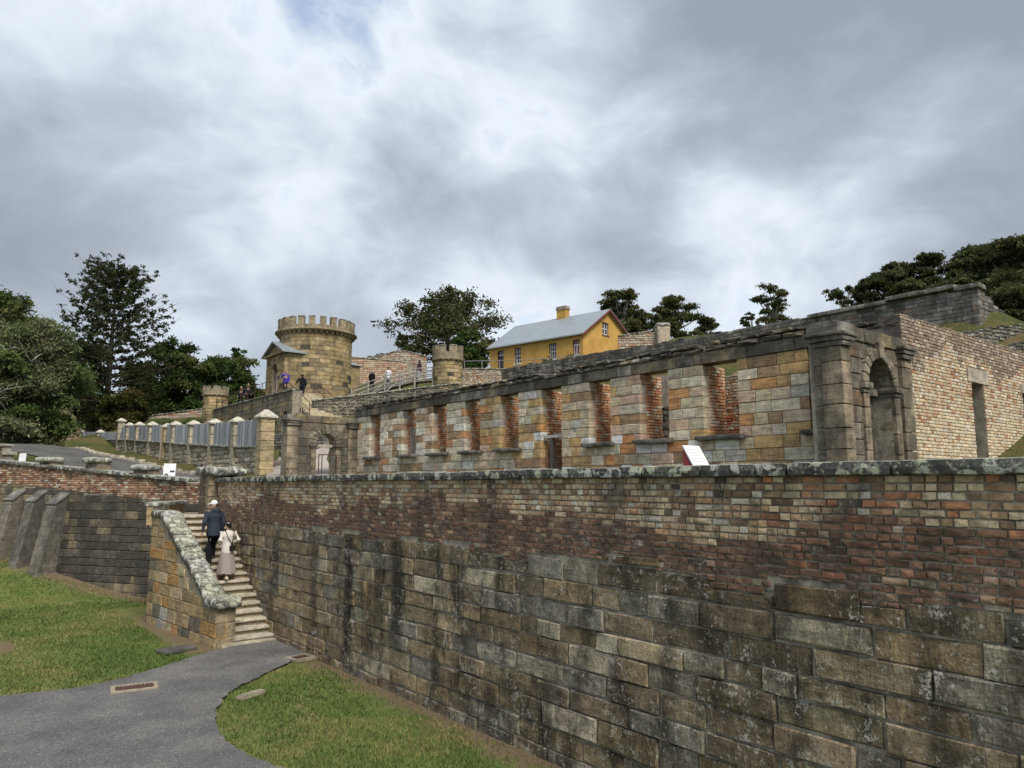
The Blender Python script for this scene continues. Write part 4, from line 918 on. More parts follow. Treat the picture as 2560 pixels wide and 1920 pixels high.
# porch
Wq = Wall(19.6, 54.4, R(-90)); Wq2 = Wall(19.6, 50.8, 0)
place(tw, Wq, layout(0, 3.6, course_lines(9.6, 13.1, .31, rg), .4, .8, rg, [(1.3, 2.3, 9.5, 12.6)]), .3, M['goldO'], M['goldA'], lambda s, z, r: c_gold(0, z, r), 'porch_stone', 'ashlar', 90, .012, .005, rg)
place(tw, Wq2, layout(0, 2.2, course_lines(9.6, 13.1, .31, rg), .4, .8, rg), .3, M['goldO'], M['goldA'], lambda s, z, r: c_gold(0, z, r), 'porch_stone', 'ashlar', 60, .012, .005, rg)
mb = MB(); wall_holes(mb, Wq, .02, 3.58, 9.2, 13.08, -2.2, -.03, [(1.3, 2.3, 9.2, 12.5)]); Wq.box(mb, 1.3, 2.3, 9.2, 12.95, -2.2, -.5); mb.build('porch_core', M['mortar_pale'], tw)
mb = MB(); a_, b_ = (19.35, 50.55), (19.35, 54.65); zE, zA = 13.1, 14.05
mb.add([(19.6, 50.8, zE), (19.6, 54.4, zE), (19.6, 52.6, zA-.08), (19.8, 50.8, zE), (19.8, 54.4, zE), (19.8, 52.6, zA-.08)], [(0, 1, 2), (5, 4, 3), (0, 3, 4, 1), (1, 4, 5, 2), (2, 5, 3, 0)]); o = mb.build('pediment', M['goldO'], tw); o.color = (.35, .27, .15, 1)
mb = MB(); mb.box(19.36, 19.62, 50.6, 54.6, zE - .02, zE + .12); o = mb.build('pediment_cornice', M['goldO'], tw); o.color = (.27, .21, .13, 1)
for sg in (-1, 1):
    mb = MB(); ye = 52.6 + sg*2.12; mb.hexa([(19.3, ye, zE), (22.2, ye, zE), (22.2, 52.6, zA), (19.3, 52.6, zA), (19.3, ye, zE+.1), (22.2, ye, zE+.1), (22.2, 52.6, zA+.1), (19.3, 52.6, zA+.1)]); mb.build('porch_roof', M['roof'], tw)
mb = MB(); n = 12; pts = [(1.32, 9.98), (2.28, 9.98)] + [(1.8 + .48*math.cos(math.pi*i/n), 12.0 + .48*math.sin(math.pi*i/n)) for i in range(n+1)]
mb.add([Wq.p(s, z, -.3) for s, z in pts], [tuple(range(len(pts)))]); dr = mb.build('door', M['maroon'], tw); dr['label'] = 'dark red door with pale open leaf'
mb = MB(); Wq.box(mb, 1.55, 2.2, 9.98, 11.85, -.29, -.24); mb.build('open_leaf', M['white'], dr)
for i in range(9):
    a0, a1 = math.pi*i/9 + .02, math.pi*(i+1)/9 - .02; mb = MB(); q = lambda o: [Wq.p(1.8 - math.cos(a)*r_, 12.0 + math.sin(a)*r_, o) for r_, a in ((.5, a0), (.85, a0), (.85, a1), (.5, a1))]
    mb.hexa(q(-.2) + q(.05)); v = mb.build('voussoir', M['goldO'], tw); v.color = (*vary((.33, .26, .16), rg, .2), 1)
mb = MB(); mb.box(24.3, 26.4, 52.6, 55.0, 9.5, 13.0); o = mb.build('annex', M['goldO'], tw); o.color = (.31, .24, .13, 1)
mb = MB(); mb.add([(24.1, 52.4, 13.0), (26.6, 52.4, 13.0), (26.6, 55.2, 13.0), (24.1, 55.2, 13.0), (24.6, 53.8, 13.7)], [(0, 1, 4), (1, 2, 4), (2, 3, 4), (3, 0, 4), (3, 2, 1, 0)]); mb.build('annex_roof', M['roof'], tw)

def turret(cx, cy, r, z0, zc, zt, label):
    t = thing('corner_turret', (cx, cy, z0), label, 'turret', 'small battlemented turrets')
    ring_blocks(t, cx, cy, r, z0, zc, .27, .5, c_gold, M['goldO'], M['goldA'], 110, .25)
    ring('core', t, cx, cy, [(r*.6, z0), (r-.05, z0), (r-.05, zc + .1), (r*.6, zc + .1)], M['mortar_pale'], 28)
    corbels(t, cx, cy, r - .03, zc - .06, 18, .1, .13, .16)
    ring('cornice', t, cx, cy, [(r*.7, zc + .08), (r + .13, zc + .08), (r + .16, zc + .15), (r + .08, zc + .2), (r*.7, zc + .2)], M['goldO'], 28)
    ring('string_course', t, cx, cy, [(r - .1, z0 + .9), (r + .04, z0 + .9), (r + .04, z0 + 1.0), (r - .1, z0 + 1.0)], M['goldO'], 28)
    zm = zc + .2 + (zt - zc - .2)*.45
    ring('parapet', t, cx, cy, [(r - .15, zc + .2), (r + .08, zc + .2), (r + .08, zm), (r - .15, zm)], M['goldO'], 28, (.27, .23, .16))
    merlons(t, cx, cy, r - .15, r + .08, zm, zt - .06, 8, .7, (.28, .24, .17), .3)
    return t
turret(18.9, 64.1, .97, 8.2, 11.05, 11.9, 'low round turret with battlements left of the big tower')
turret(27.6, 41.9, .98, 8.6, 12.0, 13.1, 'round turret with battlements between the big tower and the yellow house')

# ---------------- arcade below the tower, upper stair ----------------
rg = random.Random(41)
Wa = Wall(18.5, 63.4, R(-90)); ac = thing('arcade_wall', (18.5, 55, 7), 'stained sandstone arcade wall with ochre-backed arches under the round tower', 'wall')
ATOP = 9.85; arches = [(c - .55, c + .55) for c in (7.0, 9.2, 11.5, 13.8, 15.9)]
gz = lambda s: hz(18.2, 63.4 - s) - .2
hs = []
zl = course_lines(6.0, ATOP, .33, rg, .08)
for a, b in arches:
    c = (a+b)/2
    for z0, z1 in zip(zl, zl[1:]):
        zm = (z0+z1)/2; h = .55 if zm < 8.0 else math.sqrt(max(0, .3025 - (zm - 8.0)**2))
        if h > .03: hs.append((c-h, c+h, z0, z1))
place(ac, Wa, layout(0, 17, zl, .45, .95, rg, hs, bot=gz), .3, M['darkO'], M['darkA'], lambda s, z, r: vary(pick(r, [(3, (.30, .255, .17)), (3, (.25, .22, .165)), (1, (.36, .28, .15)), (1, (.2, .18, .15))]), r, .15), 'stone', 'ashlar', 160, .012, .006, rg)
mb = MB(); x = 0
for a, b in arches:
    Wa.box(mb, x, a, 5, ATOP, -.7, -.035); n = 10
    for i in range(n):
        u0, u1 = -.55 + 1.1*i/n, -.55 + 1.1*(i+1)/n; e = lambda u: 8.0 + math.sqrt(max(0, .3025 - u*u)); c = (a+b)/2
        Wa.box(mb, c+u0, c+u1, e(u0), ATOP, -.7, -.035, z0b=e(u1), z1b=ATOP)
    x = b
Wa.box(mb, x, 17, 5, ATOP, -.7, -.035); mb.build('core', M['mortar_pale'], ac)
mb = MB(); Wa.box(mb, 6, 12.7, 5, 9.0, -2.2, -1.9, (.42, .27, .075)); Wa.box(mb, 12.7, 17, 5, 8.7, -.62, -.55, (.42, .27, .075)); mb.build('recess_wall', M['paint'], ac)  # backs of the arch recesses, ochre yellow stone
mb = MB(); Wa.box(mb, 6, 13.6, 9.2, ATOP - .02, -2.2, -.7); mb.build('vault', M['mortar_pale'], ac)
s = 0
while s < 16.5:
    L = rg.uniform(.9, 1.4); rough('coping_stone', Wa.p(s + L/2, ATOP + .05, -.2), (L - .02, .55, .12), M['coping'], ac, R(-90), .03, .02, color=vary((.3, .28, .23), rg), seg=.25); s += L
for k, (a, b) in enumerate(arches):
    c = (a+b)/2
    rough('pier_cap', Wa.p(b + .2, 8.0, -.05), (.34, .3, .1), M['darkO'], ac, R(-90), .02, .006, color=(.3, .25, .17), seg=.2)
mb = MB(); mb.box(18.55, 22.0, 49.4, 64, 9.6, 9.98); mb.build('platform', M['mortar_pale'], ac)
us = thing('upper_stair', (20, 47.5, 8), 'wide worn stone steps with rusty handrails climbing to the round tower', 'stair')
for k in range(14):
    z = 10.1 - .165*k; t0 = 49.6 - .33*k; rough('step', (20.25 + .04*k, t0 - .2, z - .12), (2.6, .62, .24), M['step'], us, 0, .02, .01, color=vary((.42, .36, .25), rg, .12), seg=.3)
mb = MB(); mb.hexa([(18.75, 45.0, 5.5), (19.15, 45.0, 5.5), (19.15, 46.3, 5.5), (18.75, 46.3, 5.5), (18.75, 45.0, 7.8), (19.15, 45.0, 7.8), (19.15, 46.3, 8.4), (18.75, 46.3, 8.4)]); o = mb.build('cheek_wall', M['darkO'], us); o.color = (.26, .23, .17, 1)
mb = MB(); mb.hexa([(19.2, 45.0, 5.5), (21.5, 45.0, 5.5), (21.5, 49.6, 5.5), (19.2, 49.6, 5.5), (19.2, 45.0, 7.55), (21.5, 45.0, 7.55), (21.5, 49.6, 9.75), (19.2, 49.6, 9.75)]); mb.build('stair_base', M['mortar_pale'], us)
def railing(name, label, pts, hgt, rails, mat, post_r=.028, rail_r=.022, step=1.6, cat='railing'):
    t = thing(name, pts[0], label, cat)
    for i in range(len(pts)-1):
        a, b = Vector(pts[i]), Vector(pts[i+1]); n = max(1, round((b-a).length/step))
        for k in range(n + (i == len(pts)-2)):
            p = a.lerp(b, k/n); mb = MB(); mb.tube([p - Vector((0, 0, .25)), p + Vector((0, 0, hgt))], post_r, 6, (.18, .17, .16)); mb.build('post', mat, t)
        for r_ in rails:
            mb = MB(); mb.tube([a + Vector((0, 0, r_)), b + Vector((0, 0, r_))], rail_r, 6, (.2, .19, .18)); mb.build('rail', mat, t)
    return t
railing('hand_railing', 'rusty iron handrail down the open side of the upper steps', [(19.1, 49.4, 10.0), (19.3, 45.4, 8.0)], 1.0, (.5, 1.0), M['rust_iron'])
railing('hand_railing', 'rusty iron handrail of the upper steps beside the round tower', [(21.3, 49.4, 10.0), (21.7, 45.4, 8.0)], 1.0, (.5, 1.0), M['rust_iron'])
railing('hand_railing', 'thin dark railing along the top of the arcade wall', [(18.7, 63, 9.95), (18.7, 51, 9.95)], 1.0, (.5, 1.0), M['rust_iron'])
# rubble wall running from the steps to the right-hand turret
Wm = Wall(20.76, 46.07, R(-38.4)); mw = thing('rubble_wall', (23.5, 43.9, 8), 'dark rubble wall with thin pale coping between upper steps and turret', 'wall')
mtop = lambda s: 9.38 + .12*s
mb = MB(); Wm.box(mb, -1, 9, 5.5, mtop(-1), -.4, -.04, z1b=mtop(9)); mb.build('core', M['mortar'], mw)
place(mw, Wm, layout(-1, 9, course_lines(6, 10.6, .21, rg, .25), .2, .55, rg, top=mtop), .3, M['darkO'], M['darkA'], lambda s, z, r: vary(pick(r, [(3, (.24, .215, .16)), (2, (.3, .265, .2)), (2, (.17, .155, .125))]), r, .2), 'stone', 'rubble', 200, .02, .025, rg)
for k in range(9): rough('coping_stone', Wm.p(-.5 + k*1.1, mtop(-.5 + k*1.1) + .03, -.15), (1.08, .45, .09), M['coping'], mw, Wm.th, .03, .015, tilt=(0, -math.atan(.12)), color=(.5, .48, .42), seg=.3)

# ---------------- timber ramp ----------------
rp = thing('timber_ramp', (27.5, 49.5, 10.7), 'grey timber walkway with post-and-rail sides between tower and turret', 'walkway')
RP = [(25.2, 51.6, 9.98), (27.2, 50.0, 11.0), (29.0, 48.6, 11.55), (31.2, 46.9, 11.8)]
fwd = Vector((.621, .784, 0))
for i in range(3):
    a, b = Vector(RP[i]), Vector(RP[i+1]); n = 9
    for k in range(n):
        p, q = a.lerp(b, k/n), a.lerp(b, (k+.9)/n); mb = MB(); mb.hexa([p, q, q + fwd*1.3, p + fwd*1.3, p + Vector((0, 0, .06)), q + Vector((0, 0, .06)), q + fwd*1.3 + Vector((0, 0, .06)), p + fwd*1.3 + Vector((0, 0, .06))], (.26, .25, .235)); mb.build('deck_board', M['wood_grey'], rp)
    for off in (0, 1.3):
        for k in range(2 + (i == 2)):
            p = a.lerp(b, k/2) + fwd*off; mb = MB(); mb.box(p.x-.05, p.x+.05, p.y-.05, p.y+.05, p.z-.7, p.z+1.05, (.3, .29, .27)); mb.build('post', M['wood_grey'], rp)
        for h in (.35, .68, 1.0):
            mb = MB(); mb.tube([a + fwd*off + Vector((0, 0, h)), b + fwd*off + Vector((0, 0, h))], .045, 4, (.32, .31, .29)); mb.build('rail', M['wood_grey'], rp)
for k in range(2):
    p = Vector((25.6 + k*.7, 50.2 - k*.5, 10.1)); mb = MB(); mb.tube([p, p + Vector((1.3, -1.0, 1.3))], .05, 4, (.34, .33, .31)); mb.build('rail', M['wood_grey'], rp)

# ---------------- ruined walls up the slope ----------------
def ruin_wall(name, label, pts, h, mats, pal, key, mx, ch=.2, lm=(.2, .5), cop=True, thick=.4):
    t = thing(name, ((pts[0][0]+pts[-1][0])/2, (pts[0][1]+pts[-1][1])/2, min(p[2] for p in pts) - h), label, 'wall')
    for (x0, y0, z0), (x1, y1, z1) in zip(pts, pts[1:]):
        L = math.dist((x0, y0), (x1, y1)); wl = Wall(x0, y0, math.atan2(y1-y0, x1-x0)); tp = lambda s: z0 + (z1-z0)*s/L + .07*fbm(s*.9 + x0, 3)
        mb = MB(); wl.box(mb, .03, L - .03, min(z0, z1) - h - .5, z0 - .1, -thick, -.04, z1b=z1 - .1); mb.build('core', M['mortar_pale'], t)
        place(t, wl, layout(0, L, course_lines(min(z0, z1) - h, max(z0, z1) + .15, ch, rg, .15), lm[0], lm[1], rg, top=tp), .3, mats[0], mats[1], lambda s, z, r: vary(pick(r, pal), r, .15), 'stone', key, mx, .016, .015, rg)
        if cop:
            n = max(1, int(L/1.2))
            for k in range(n): s_ = L*(k+.5)/n; rough('coping_stone', wl.p(s_, tp(s_) + .05, -thick/2), (L/n - .02, thick + .14, .12), M['coping'], t, wl.th, .04, .03, tilt=(0, -math.atan2(z1-z0, L)), color=vary((.36, .33, .27), rg), seg=.3)
    return t
PALE = [(3, (.42, .36, .27)), (3, (.47, .42, .34)), (2, (.38, .27, .19)), (1.5, (.33, .3, .25)), (.8, (.4, .22, .14))]
GREY = [(3, (.21, .205, .18)), (3, (.27, .265, .235)), (2, (.16, .155, .135)), (1, (.33, .32, .285)), (.5, (.25, .19, .14))]
PINK = [(3, (.42, .30, .22)), (3, (.46, .37, .27)), (1, (.36, .22, .15))]
ruin_wall('terrace_wall', 'pale patchy brick and rubble terrace wall below the yellow house', [(36.2, 54.4, 13.95), (41.5, 50.6, 14.0), (46, 47.2, 14.3)], 3.2, (M['sandO'], M['sandA']), PALE, 'rubble', 150, .16, (.2, .4))
ruin_wall('ruined_brick_wall', 'pinkish low brick wall with sloping coping right behind the tower', [(32.2, 66.3, 16.2), (36.6, 62.9, 15.75)], 3.0, (M['sandO'], M['sandA']), PINK, 'ashlar', 60, .2, (.3, .6))
ruin_wall('ruined_gable', 'pale gabled ruin wall standing before the gum trees left of the turret', [(34.4, 67.4, 16.4), (37.2, 65.4, 17.35), (39.3, 63.6, 16.7)], 3.2, (M['sandO'], M['sandA']), PALE, 'rubble', 80, .2, (.25, .5))
ruin_wall('garden_wall', 'pale rubble wall ending in a round-capped pillar right of the yellow house', [(48.6, 45.8, 17.1), (51.2, 43.6, 17.6)], 3.4, (M['sandO'], M['sandA']), PALE, 'rubble', 120, .22, (.25, .55))
gw = bpy.data.objects['garden_wall']
rough('pillar', (51.7, 43.2, 16.3), (1.15, 1.15, 3.4), M['sandO'], gw, R(-38), .05, .05, color=(.42, .36, .28), seg=.3); rough('pillar_cap', (51.7, 43.2, 18.05), (1.3, 1.3, .45), M['coping'], gw, R(-38), .3, .05, color=(.36, .34, .29), seg=.2)
ruin_wall('collapsed_wall', 'brown tumbled rubble wall in front of the yellow house gable', [(44.5, 43, 14.6), (48, 37.6, 15.2)], 2.2, (M['darkO'], M['darkA']), [(2, (.3, .25, .19)), (2, (.24, .21, .17)), (1, (.36, .28, .2))], 'rubble', 100, .2, (.25, .55), cop=False)
bs = ruin_wall('bastion_wall', 'long grey stepped stone bastion wall with grassy top on the hillside at right', [(34.6, 45, 12.7), (35.4, 28, 12.5), (35.5, 12.0, 12.3)], 3.0, (M['darkO'], M['darkA']), GREY, 'ashlar', 110, .2, (.35, .9), cop=False)
Wz = Wall(35.5, 12.0, 0); mb = MB(); Wz.box(mb, .05, 6, 9, 12.2, -.5, -.05, z1b=10.6); mb.build('core', M['mortar'], bs)
place(bs, Wz, layout(0, 6, course_lines(9.3, 12.35, .2, rg, .1), .4, .9, rg, top=lambda s: 12.32 - .27*s), .3, M['darkO'], M['darkA'], lambda s, z, r: vary(pick(r, GREY), r), 'stone', 'ashlar', 60, .016, .02, rg)
for i, t in enumerate(np.arange(12.7, 20, 1.0)): rough('cap_slab', (35.7, t - .3, 12.36 + (.13 if i in (1, 2, 3) else 0)), (1.0, .9, .2), M['darkO'], bs, R(-90), .03, .03, color=vary((.27, .265, .23), rg), seg=.2)
ruin_wall('low_terrace_wall', 'low tumbled dry-stone terrace wall below the bastion', [(32.2, 11.4, 9.78), (36.0, 10.6, 10.5)], 1.0, (M['darkO'], M['darkA']), GREY, 'rubble', 80, .15, (.2, .5), cop=False)
ruin_wall('low_terrace_wall', 'lowest tumbled dry-stone terrace wall right above the brick end wall', [(30.3, 9.9, 8.65), (32.2, 9.3, 9.1)], .9, (M['darkO'], M['darkA']), GREY, 'rubble', 80, .15, (.2, .5), cop=False)
ruin_wall('roadside_wall', 'low brown stone wall at the bend of the road under the trees', [(4.9, 74.5, 7.95), (9.9, 70.5, 8.35)], 1.3, (M['sandO'], M['sandA']), [(2, (.3, .22, .15)), (2, (.36, .28, .19)), (1, (.22, .18, .13))], 'rubble', 60, .22, (.3, .6))
ruin_wall('sloping_wall', 'low sandstone wall climbing to the left turret behind the palisade', [(15.2, 77.4, 10.0), (20.6, 69, 10.7)], 1.4, (M['sandO'], M['sandA']), PALE, 'ashlar', 60, .25, (.4, .8))
ruin_wall('low_stone_wall', 'low grey stone wall on the grass bank under the arcade', [(15.9, 45, 6.75), (17.0, 38, 6.6)], 1.0, (M['darkO'], M['darkA']), GREY, 'rubble', 60, .16, (.25, .5), cop=False)
for i, (x, y, s_) in enumerate(((13.4, 35.2, .5), (13.9, 35.0, .6), (13.1, 35.9, .4), (14.2, 36.2, .45), (14.6, 35.6, .55), (13.6, 36.6, .35))):
    o = rough('boulder', (x, y, hz(x, y) + .1), (s_*1.3, s_, s_*.8), M['darkO'], None, rg.random()*3, .15, .08, color=(.24, .21, .17), seg=.12); tag(o, ('brown boulder closest to the big fence pier on the grass bank', 'largest brown boulder on the grass bank right of the big fence pier', 'small brown boulder hidden beside the big fence pier', 'brown boulder highest in the tumble on the grass bank', 'rightmost brown boulder of the tumble on the grass bank', 'smallest brown boulder at the back of the tumble on the bank')[i], 'boulder', 'boulders on the bank')
pr = thing('road_pillar', (2.6, 37.6, 4.2), 'stone roadside pillar with flat stepped cap behind the wall at far left', 'pillar')
for z, s_, h in ((4.55, .62, .8), (5.02, .8, .14), (5.2, .45, .24), (5.36, .6, .1)): rough('block', (2.6, 37.6, z), (s_, s_, h), M['sandO'], pr, .3, .02, .015, color=(.33, .31, .26), seg=.15)

# ---------------- yellow house ----------------
rg = random.Random(53)
hs_ = thing('yellow_house', (50.4, 59.7, 16), 'yellow limewashed brick cottage with grey-blue metal roof and chimney on the hill', 'house')
Wh = Wall(49.26, 65.89, R(-79.2)); HL = 12.6; Wg = Wall(51.62, 53.51, R(10.8)); HW = 8.0; ZB, ZE, ZR, ZE2 = 15.6, 19.2, 22.25, 20.2
so = lambda a, b: (HL - b, HL - a)
front = [(*so(.43, 1.29), 16.05, 18.5), (*so(3.4, 4.38), 16.8, 18.48), (*so(8.27, 9.17), 16.85, 18.6), (*so(10.76, 11.7), 16.3, 18.58)]
mb = MB(); wall_holes(mb, Wh, 0, HL, ZB, ZE, -.35, 0, front); mb.build('front_wall', M['ochre'], hs_)
gh = [(3.55, 4.75, 19.5, 20.85)]
mb = MB(); wall_holes(mb, Wg, .0, HW, ZB, ZE, -.3, 0, [])
RS = 4.55
def zr(s): return ZE + (ZR - ZE)*s/RS if s < RS else ZR + (ZE2 - ZR)*(s - RS)/(HW - RS)
cuts = [0, .8, 1.6, 2.4, 3.0, 3.55, 4.55, 4.75, 5.5, 6.3, 7.1, HW]
for a, b in zip(cuts, cuts[1:]):
    if a >= 3.55 and b <= 4.75:
        Wg.box(mb, a, b, ZE, 19.5, -.3, 0); Wg.box(mb, a, b, 20.85, zr(a), -.3, 0, z1b=zr(b))
    else: Wg.box(mb, a, b, ZE, zr(a), -.3, 0, z1b=zr(b))
mb.build('gable_wall', M['ochre'], hs_)
mb = MB(); w2_ = Wall(*Wg.p(0, 0, -HL)[:2], Wg.th); w2_.box(mb, 0, HW, ZB, 19.2, -.3, 0); Wk = Wall(*Wg.p(HW, 0, 0)[:2], R(-79.2) + math.pi); Wk.box(mb, 0, HL, ZB, ZE2, -.3, 0); mb.build('back_walls', M['ochre'], hs_)
# roof slopes with standing seams
def roof_side(name, s_e, z_e, s_r, z_r):
    mb = MB(); q = lambda s, z, o: Wg.p(s, z, o); o0, o1 = .4, -HL - .3
    mb.hexa([q(s_e, z_e, o0), q(s_r, z_r, o0), q(s_r, z_r, o1), q(s_e, z_e, o1), q(s_e, z_e+.09, o0), q(s_r, z_r+.09, o0), q(s_r, z_r+.09, o1), q(s_e, z_e+.09, o1)])
    n = 26
    for k in range(n+1):
        o = o0 + (o1-o0)*k/n; mb.hexa([q(s_e, z_e+.085, o+.012), q(s_r, z_r+.085, o+.012), q(s_r, z_r+.085, o-.012), q(s_e, z_e+.085, o-.012), q(s_e, z_e+.115, o+.012), q(s_r, z_r+.115, o+.012), q(s_r, z_r+.115, o-.012), q(s_e, z_e+.115, o-.012)])
    return mb.build(name, M['roof'], hs_)
sl_ = (ZR - ZE)/RS; roof_side('roof', -.45, ZE - .45*sl_ + .02, RS, ZR + .02); sl2 = (ZR - ZE2)/(HW - RS); roof_side('roof', HW + .4, ZE2 - .4*sl2 + .02, RS, ZR + .02)
for (a, za, b, zb) in ((-.45, ZE - .45*sl_, RS, ZR), (RS, ZR, HW + .4, ZE2 - .4*sl2)):
    mb = MB(); q = lambda s, z, o: Wg.p(s, z, o); mb.hexa([q(a, za-.14, .42), q(b, zb-.14, .42), q(b, zb-.14, .36), q(a, za-.14, .36), q(a, za+.06, .42), q(b, zb+.06, .42), q(b, zb+.06, .36), q(a, za+.06, .36)]); mb.build('barge_board', M['maroon'], hs_)
mb = MB(); Wh.box(mb, -.3, HL + .35, ZE - .33, ZE - .2, .38, .46, (.30, .33, .36)); mb.build('gutter', M['paint'], hs_)
ch = Vector(Wg.p(RS, 0, -5.9)); 
def chbox(mb, hx, hy, z0, z1):
    c, s_ = math.cos(R(10.8)), math.sin(R(10.8)); P = [(ch.x + a*c - b*s_, ch.y + a*s_ + b*c) for a, b in ((-hx, -hy), (hx, -hy), (hx, hy), (-hx, hy))]; mb.hexa([(*p, z0) for p in P] + [(*p, z1) for p in P])
mb = MB(); chbox(mb, .36, .62, 21.4, 23.2); cm = mb.build('chimney', M['ochre'], hs_)
mb = MB(); chbox(mb, .46, .72, 23.2, 23.32); chbox(mb, .4, .66, 23.32, 23.58); mb.build('chimney_cap', M['mortar_pale'], cm)
for i, (a, b, z0, z1) in enumerate(front + gh):
    wl = Wg if i == 4 else Wh; door = i in (0, 3)
    mb = MB(); wl.box(mb, a, b, z0, z1, -.22, -.18); p_ = mb.build('door' if door else 'window', M['maroon'] if i == 0 else M['glass'], hs_)
    mb = MB(); fwid = .07
    for (x0, x1, y0, y1) in ((a, a+fwid, z0, z1), (b-fwid, b, z0, z1), (a+fwid, b-fwid, z1-fwid, z1), (a+fwid, b-fwid, z0, z0+fwid)): wl.box(mb, x0, x1, y0, y1, -.18, -.1, (.07, .03, .03) if i < 4 else (.1, .05, .04))
    mb.build('frame', M['paint'], p_)
    mb = MB(); W_ = (.72, .72, .7)
    if door:
        zt = z1 - .5; wl.box(mb, a+fwid, b-fwid, zt-.04, zt+.04, -.18, -.14, W_)
        for k in range(1, 3): wl.box(mb, a + (b-a)*k/3 - .015, a + (b-a)*k/3 + .015, zt, z1-fwid, -.18, -.15, W_)
        if i == 0:
            for (x0, x1, y0, y1) in ((a+.08, a+.16, z0, zt), (b-.16, b-.08, z0, zt), ((a+b)/2-.05, (a+b)/2+.05, z0, zt), (a+.16, b-.16, z0, z0+.15), (a+.16, b-.16, z0+.8, z0+.95), (a+.16, b-.16, zt-.12, zt)): wl.box(mb, x0, x1, y0, y1, -.18, -.14, W_)
    else:
        wl.box(mb, a+fwid, b-fwid, (z0+z1)/2-.03, (z0+z1)/2+.03, -.18, -.14, W_); wl.box(mb, a+fwid, a+fwid+.05, z0+fwid, z1-fwid, -.18, -.14, W_); wl.box(mb, b-fwid-.05, b-fwid, z0+fwid, z1-fwid, -.18, -.14, W_); wl.box(mb, a+fwid, b-fwid, z0+fwid, z0+fwid+.06, -.18, -.14, W_)
        if i == 4: wl.box(mb, (a+b)/2-.035, (a+b)/2+.035, z0+fwid, z1-fwid, -.18, -.13, W_)
        else:
            for k in (1, 2): wl.box(mb, a + (b-a)*k/3 - .018, a + (b-a)*k/3 + .018, z0+fwid, z1-fwid, -.18, -.15, W_)
            for f_ in (.25, .75): wl.box(mb, a+fwid, b-fwid, z0 + (z1-z0)*f_ - .016, z0 + (z1-z0)*f_ + .016, -.18, -.15, W_)
    mb.build('glazing_bars', M['paint'], p_)
    if not door: mb = MB(); wl.box(mb, a-.1, b+.1, z0-.12, z0-.002, -.1, .07, W_ if i < 4 else (.2, .12, .08)); mb.build('sill', M['paint'], p_)
railing('garden_fence', 'low dark rail fence running in front of the yellow house', [(37.5, 54.2, 13.95), (42.5, 50.4, 14.1), (46.5, 47.4, 14.6)], .85, (.82,), M['wood_grey'], .05, .04, 1.5, 'fence')
chr_ = thing('garden_chair', (46.2, 62.6, hz(46.2, 62.6)), 'small white garden chair outside the left door of the yellow house', 'chair'); zc_ = hz(46.2, 62.6)
for dx in (0, .5):
    for dy in (0, .5): mb = MB(); mb.box(46+dx, 46.06+dx, 62.3+dy, 62.36+dy, zc_, zc_+(.45 if dx == 0 else 1.0)); mb.build('leg', M['white'], chr_)
mb = MB(); mb.box(46, 46.56, 62.3, 62.86, zc_+.42, zc_+.47); mb.build('seat', M['white'], chr_); mb = MB(); mb.box(46.5, 46.55, 62.3, 62.86, zc_+.5, zc_+1.0); mb.build('backrest', M['white'], chr_)

# ---------------- trees ----------------
def leaf_quads(ctrs, rads, n_each, size, rng, pal, flat=1.0):
    pts = []; cols_ = []; pal = np.array(pal)
    for (c, r, n) in zip(ctrs, rads, n_each):
        # every clump is a handful of ragged sprays, not one ball
        c = np.array(c); r = np.array(r); k = 5; sub = c + rng.normal(size=(k, 3))*r*np.array([.52, .52, .42]); which = rng.integers(0, k, n)
        v = rng.normal(size=(n, 3))*r*np.array([.34, .34, .26]); v[:, 2] -= .25*(v[:, 0]**2 + v[:, 1]**2)/max(r[0], .1)
        p = sub[which] + v; pts.append(p)
        base = pal[rng.integers(0, len(pal))]; cols_.append(base*(rng.uniform(.6, 1.45, (n, 1)))*rng.uniform(.92, 1.08, (n, 3)))
    p = np.concatenate(pts); cl = np.concatenate(cols_); n = len(p)
    a = rng.normal(size=(n, 3)); a[:, 2] *= flat; a /= np.linalg.norm(a, axis=1)[:, None]; b = np.cross(a, rng.normal(size=(n, 3))); b /= np.linalg.norm(b, axis=1)[:, None]
    s = size*rng.uniform(.6, 1.3, (n, 1)); q = np.stack([p - a*s, p + b*s*.42, p + a*s, p - b*s*.42], 1).reshape(-1, 3); return q, cl
GUM = [(.065, .08, .032), (.085, .095, .042), (.05, .062, .026), (.11, .11, .052), (.075, .075, .03)]
DARK = [(.045, .078, .022), (.06, .095, .03), (.08, .11, .036), (.036, .06, .022), (.1, .115, .042)]
WIL = [(.10, .14, .05), (.12, .15, .065), (.085, .12, .04), (.15, .16, .085)]
PIN = [(.036, .050, .02), (.05, .06, .028), (.065, .066, .036)]
def tree_empty(name, x, y, label): return thing(name, (x, y, hz(x, y)), label, 'tree')
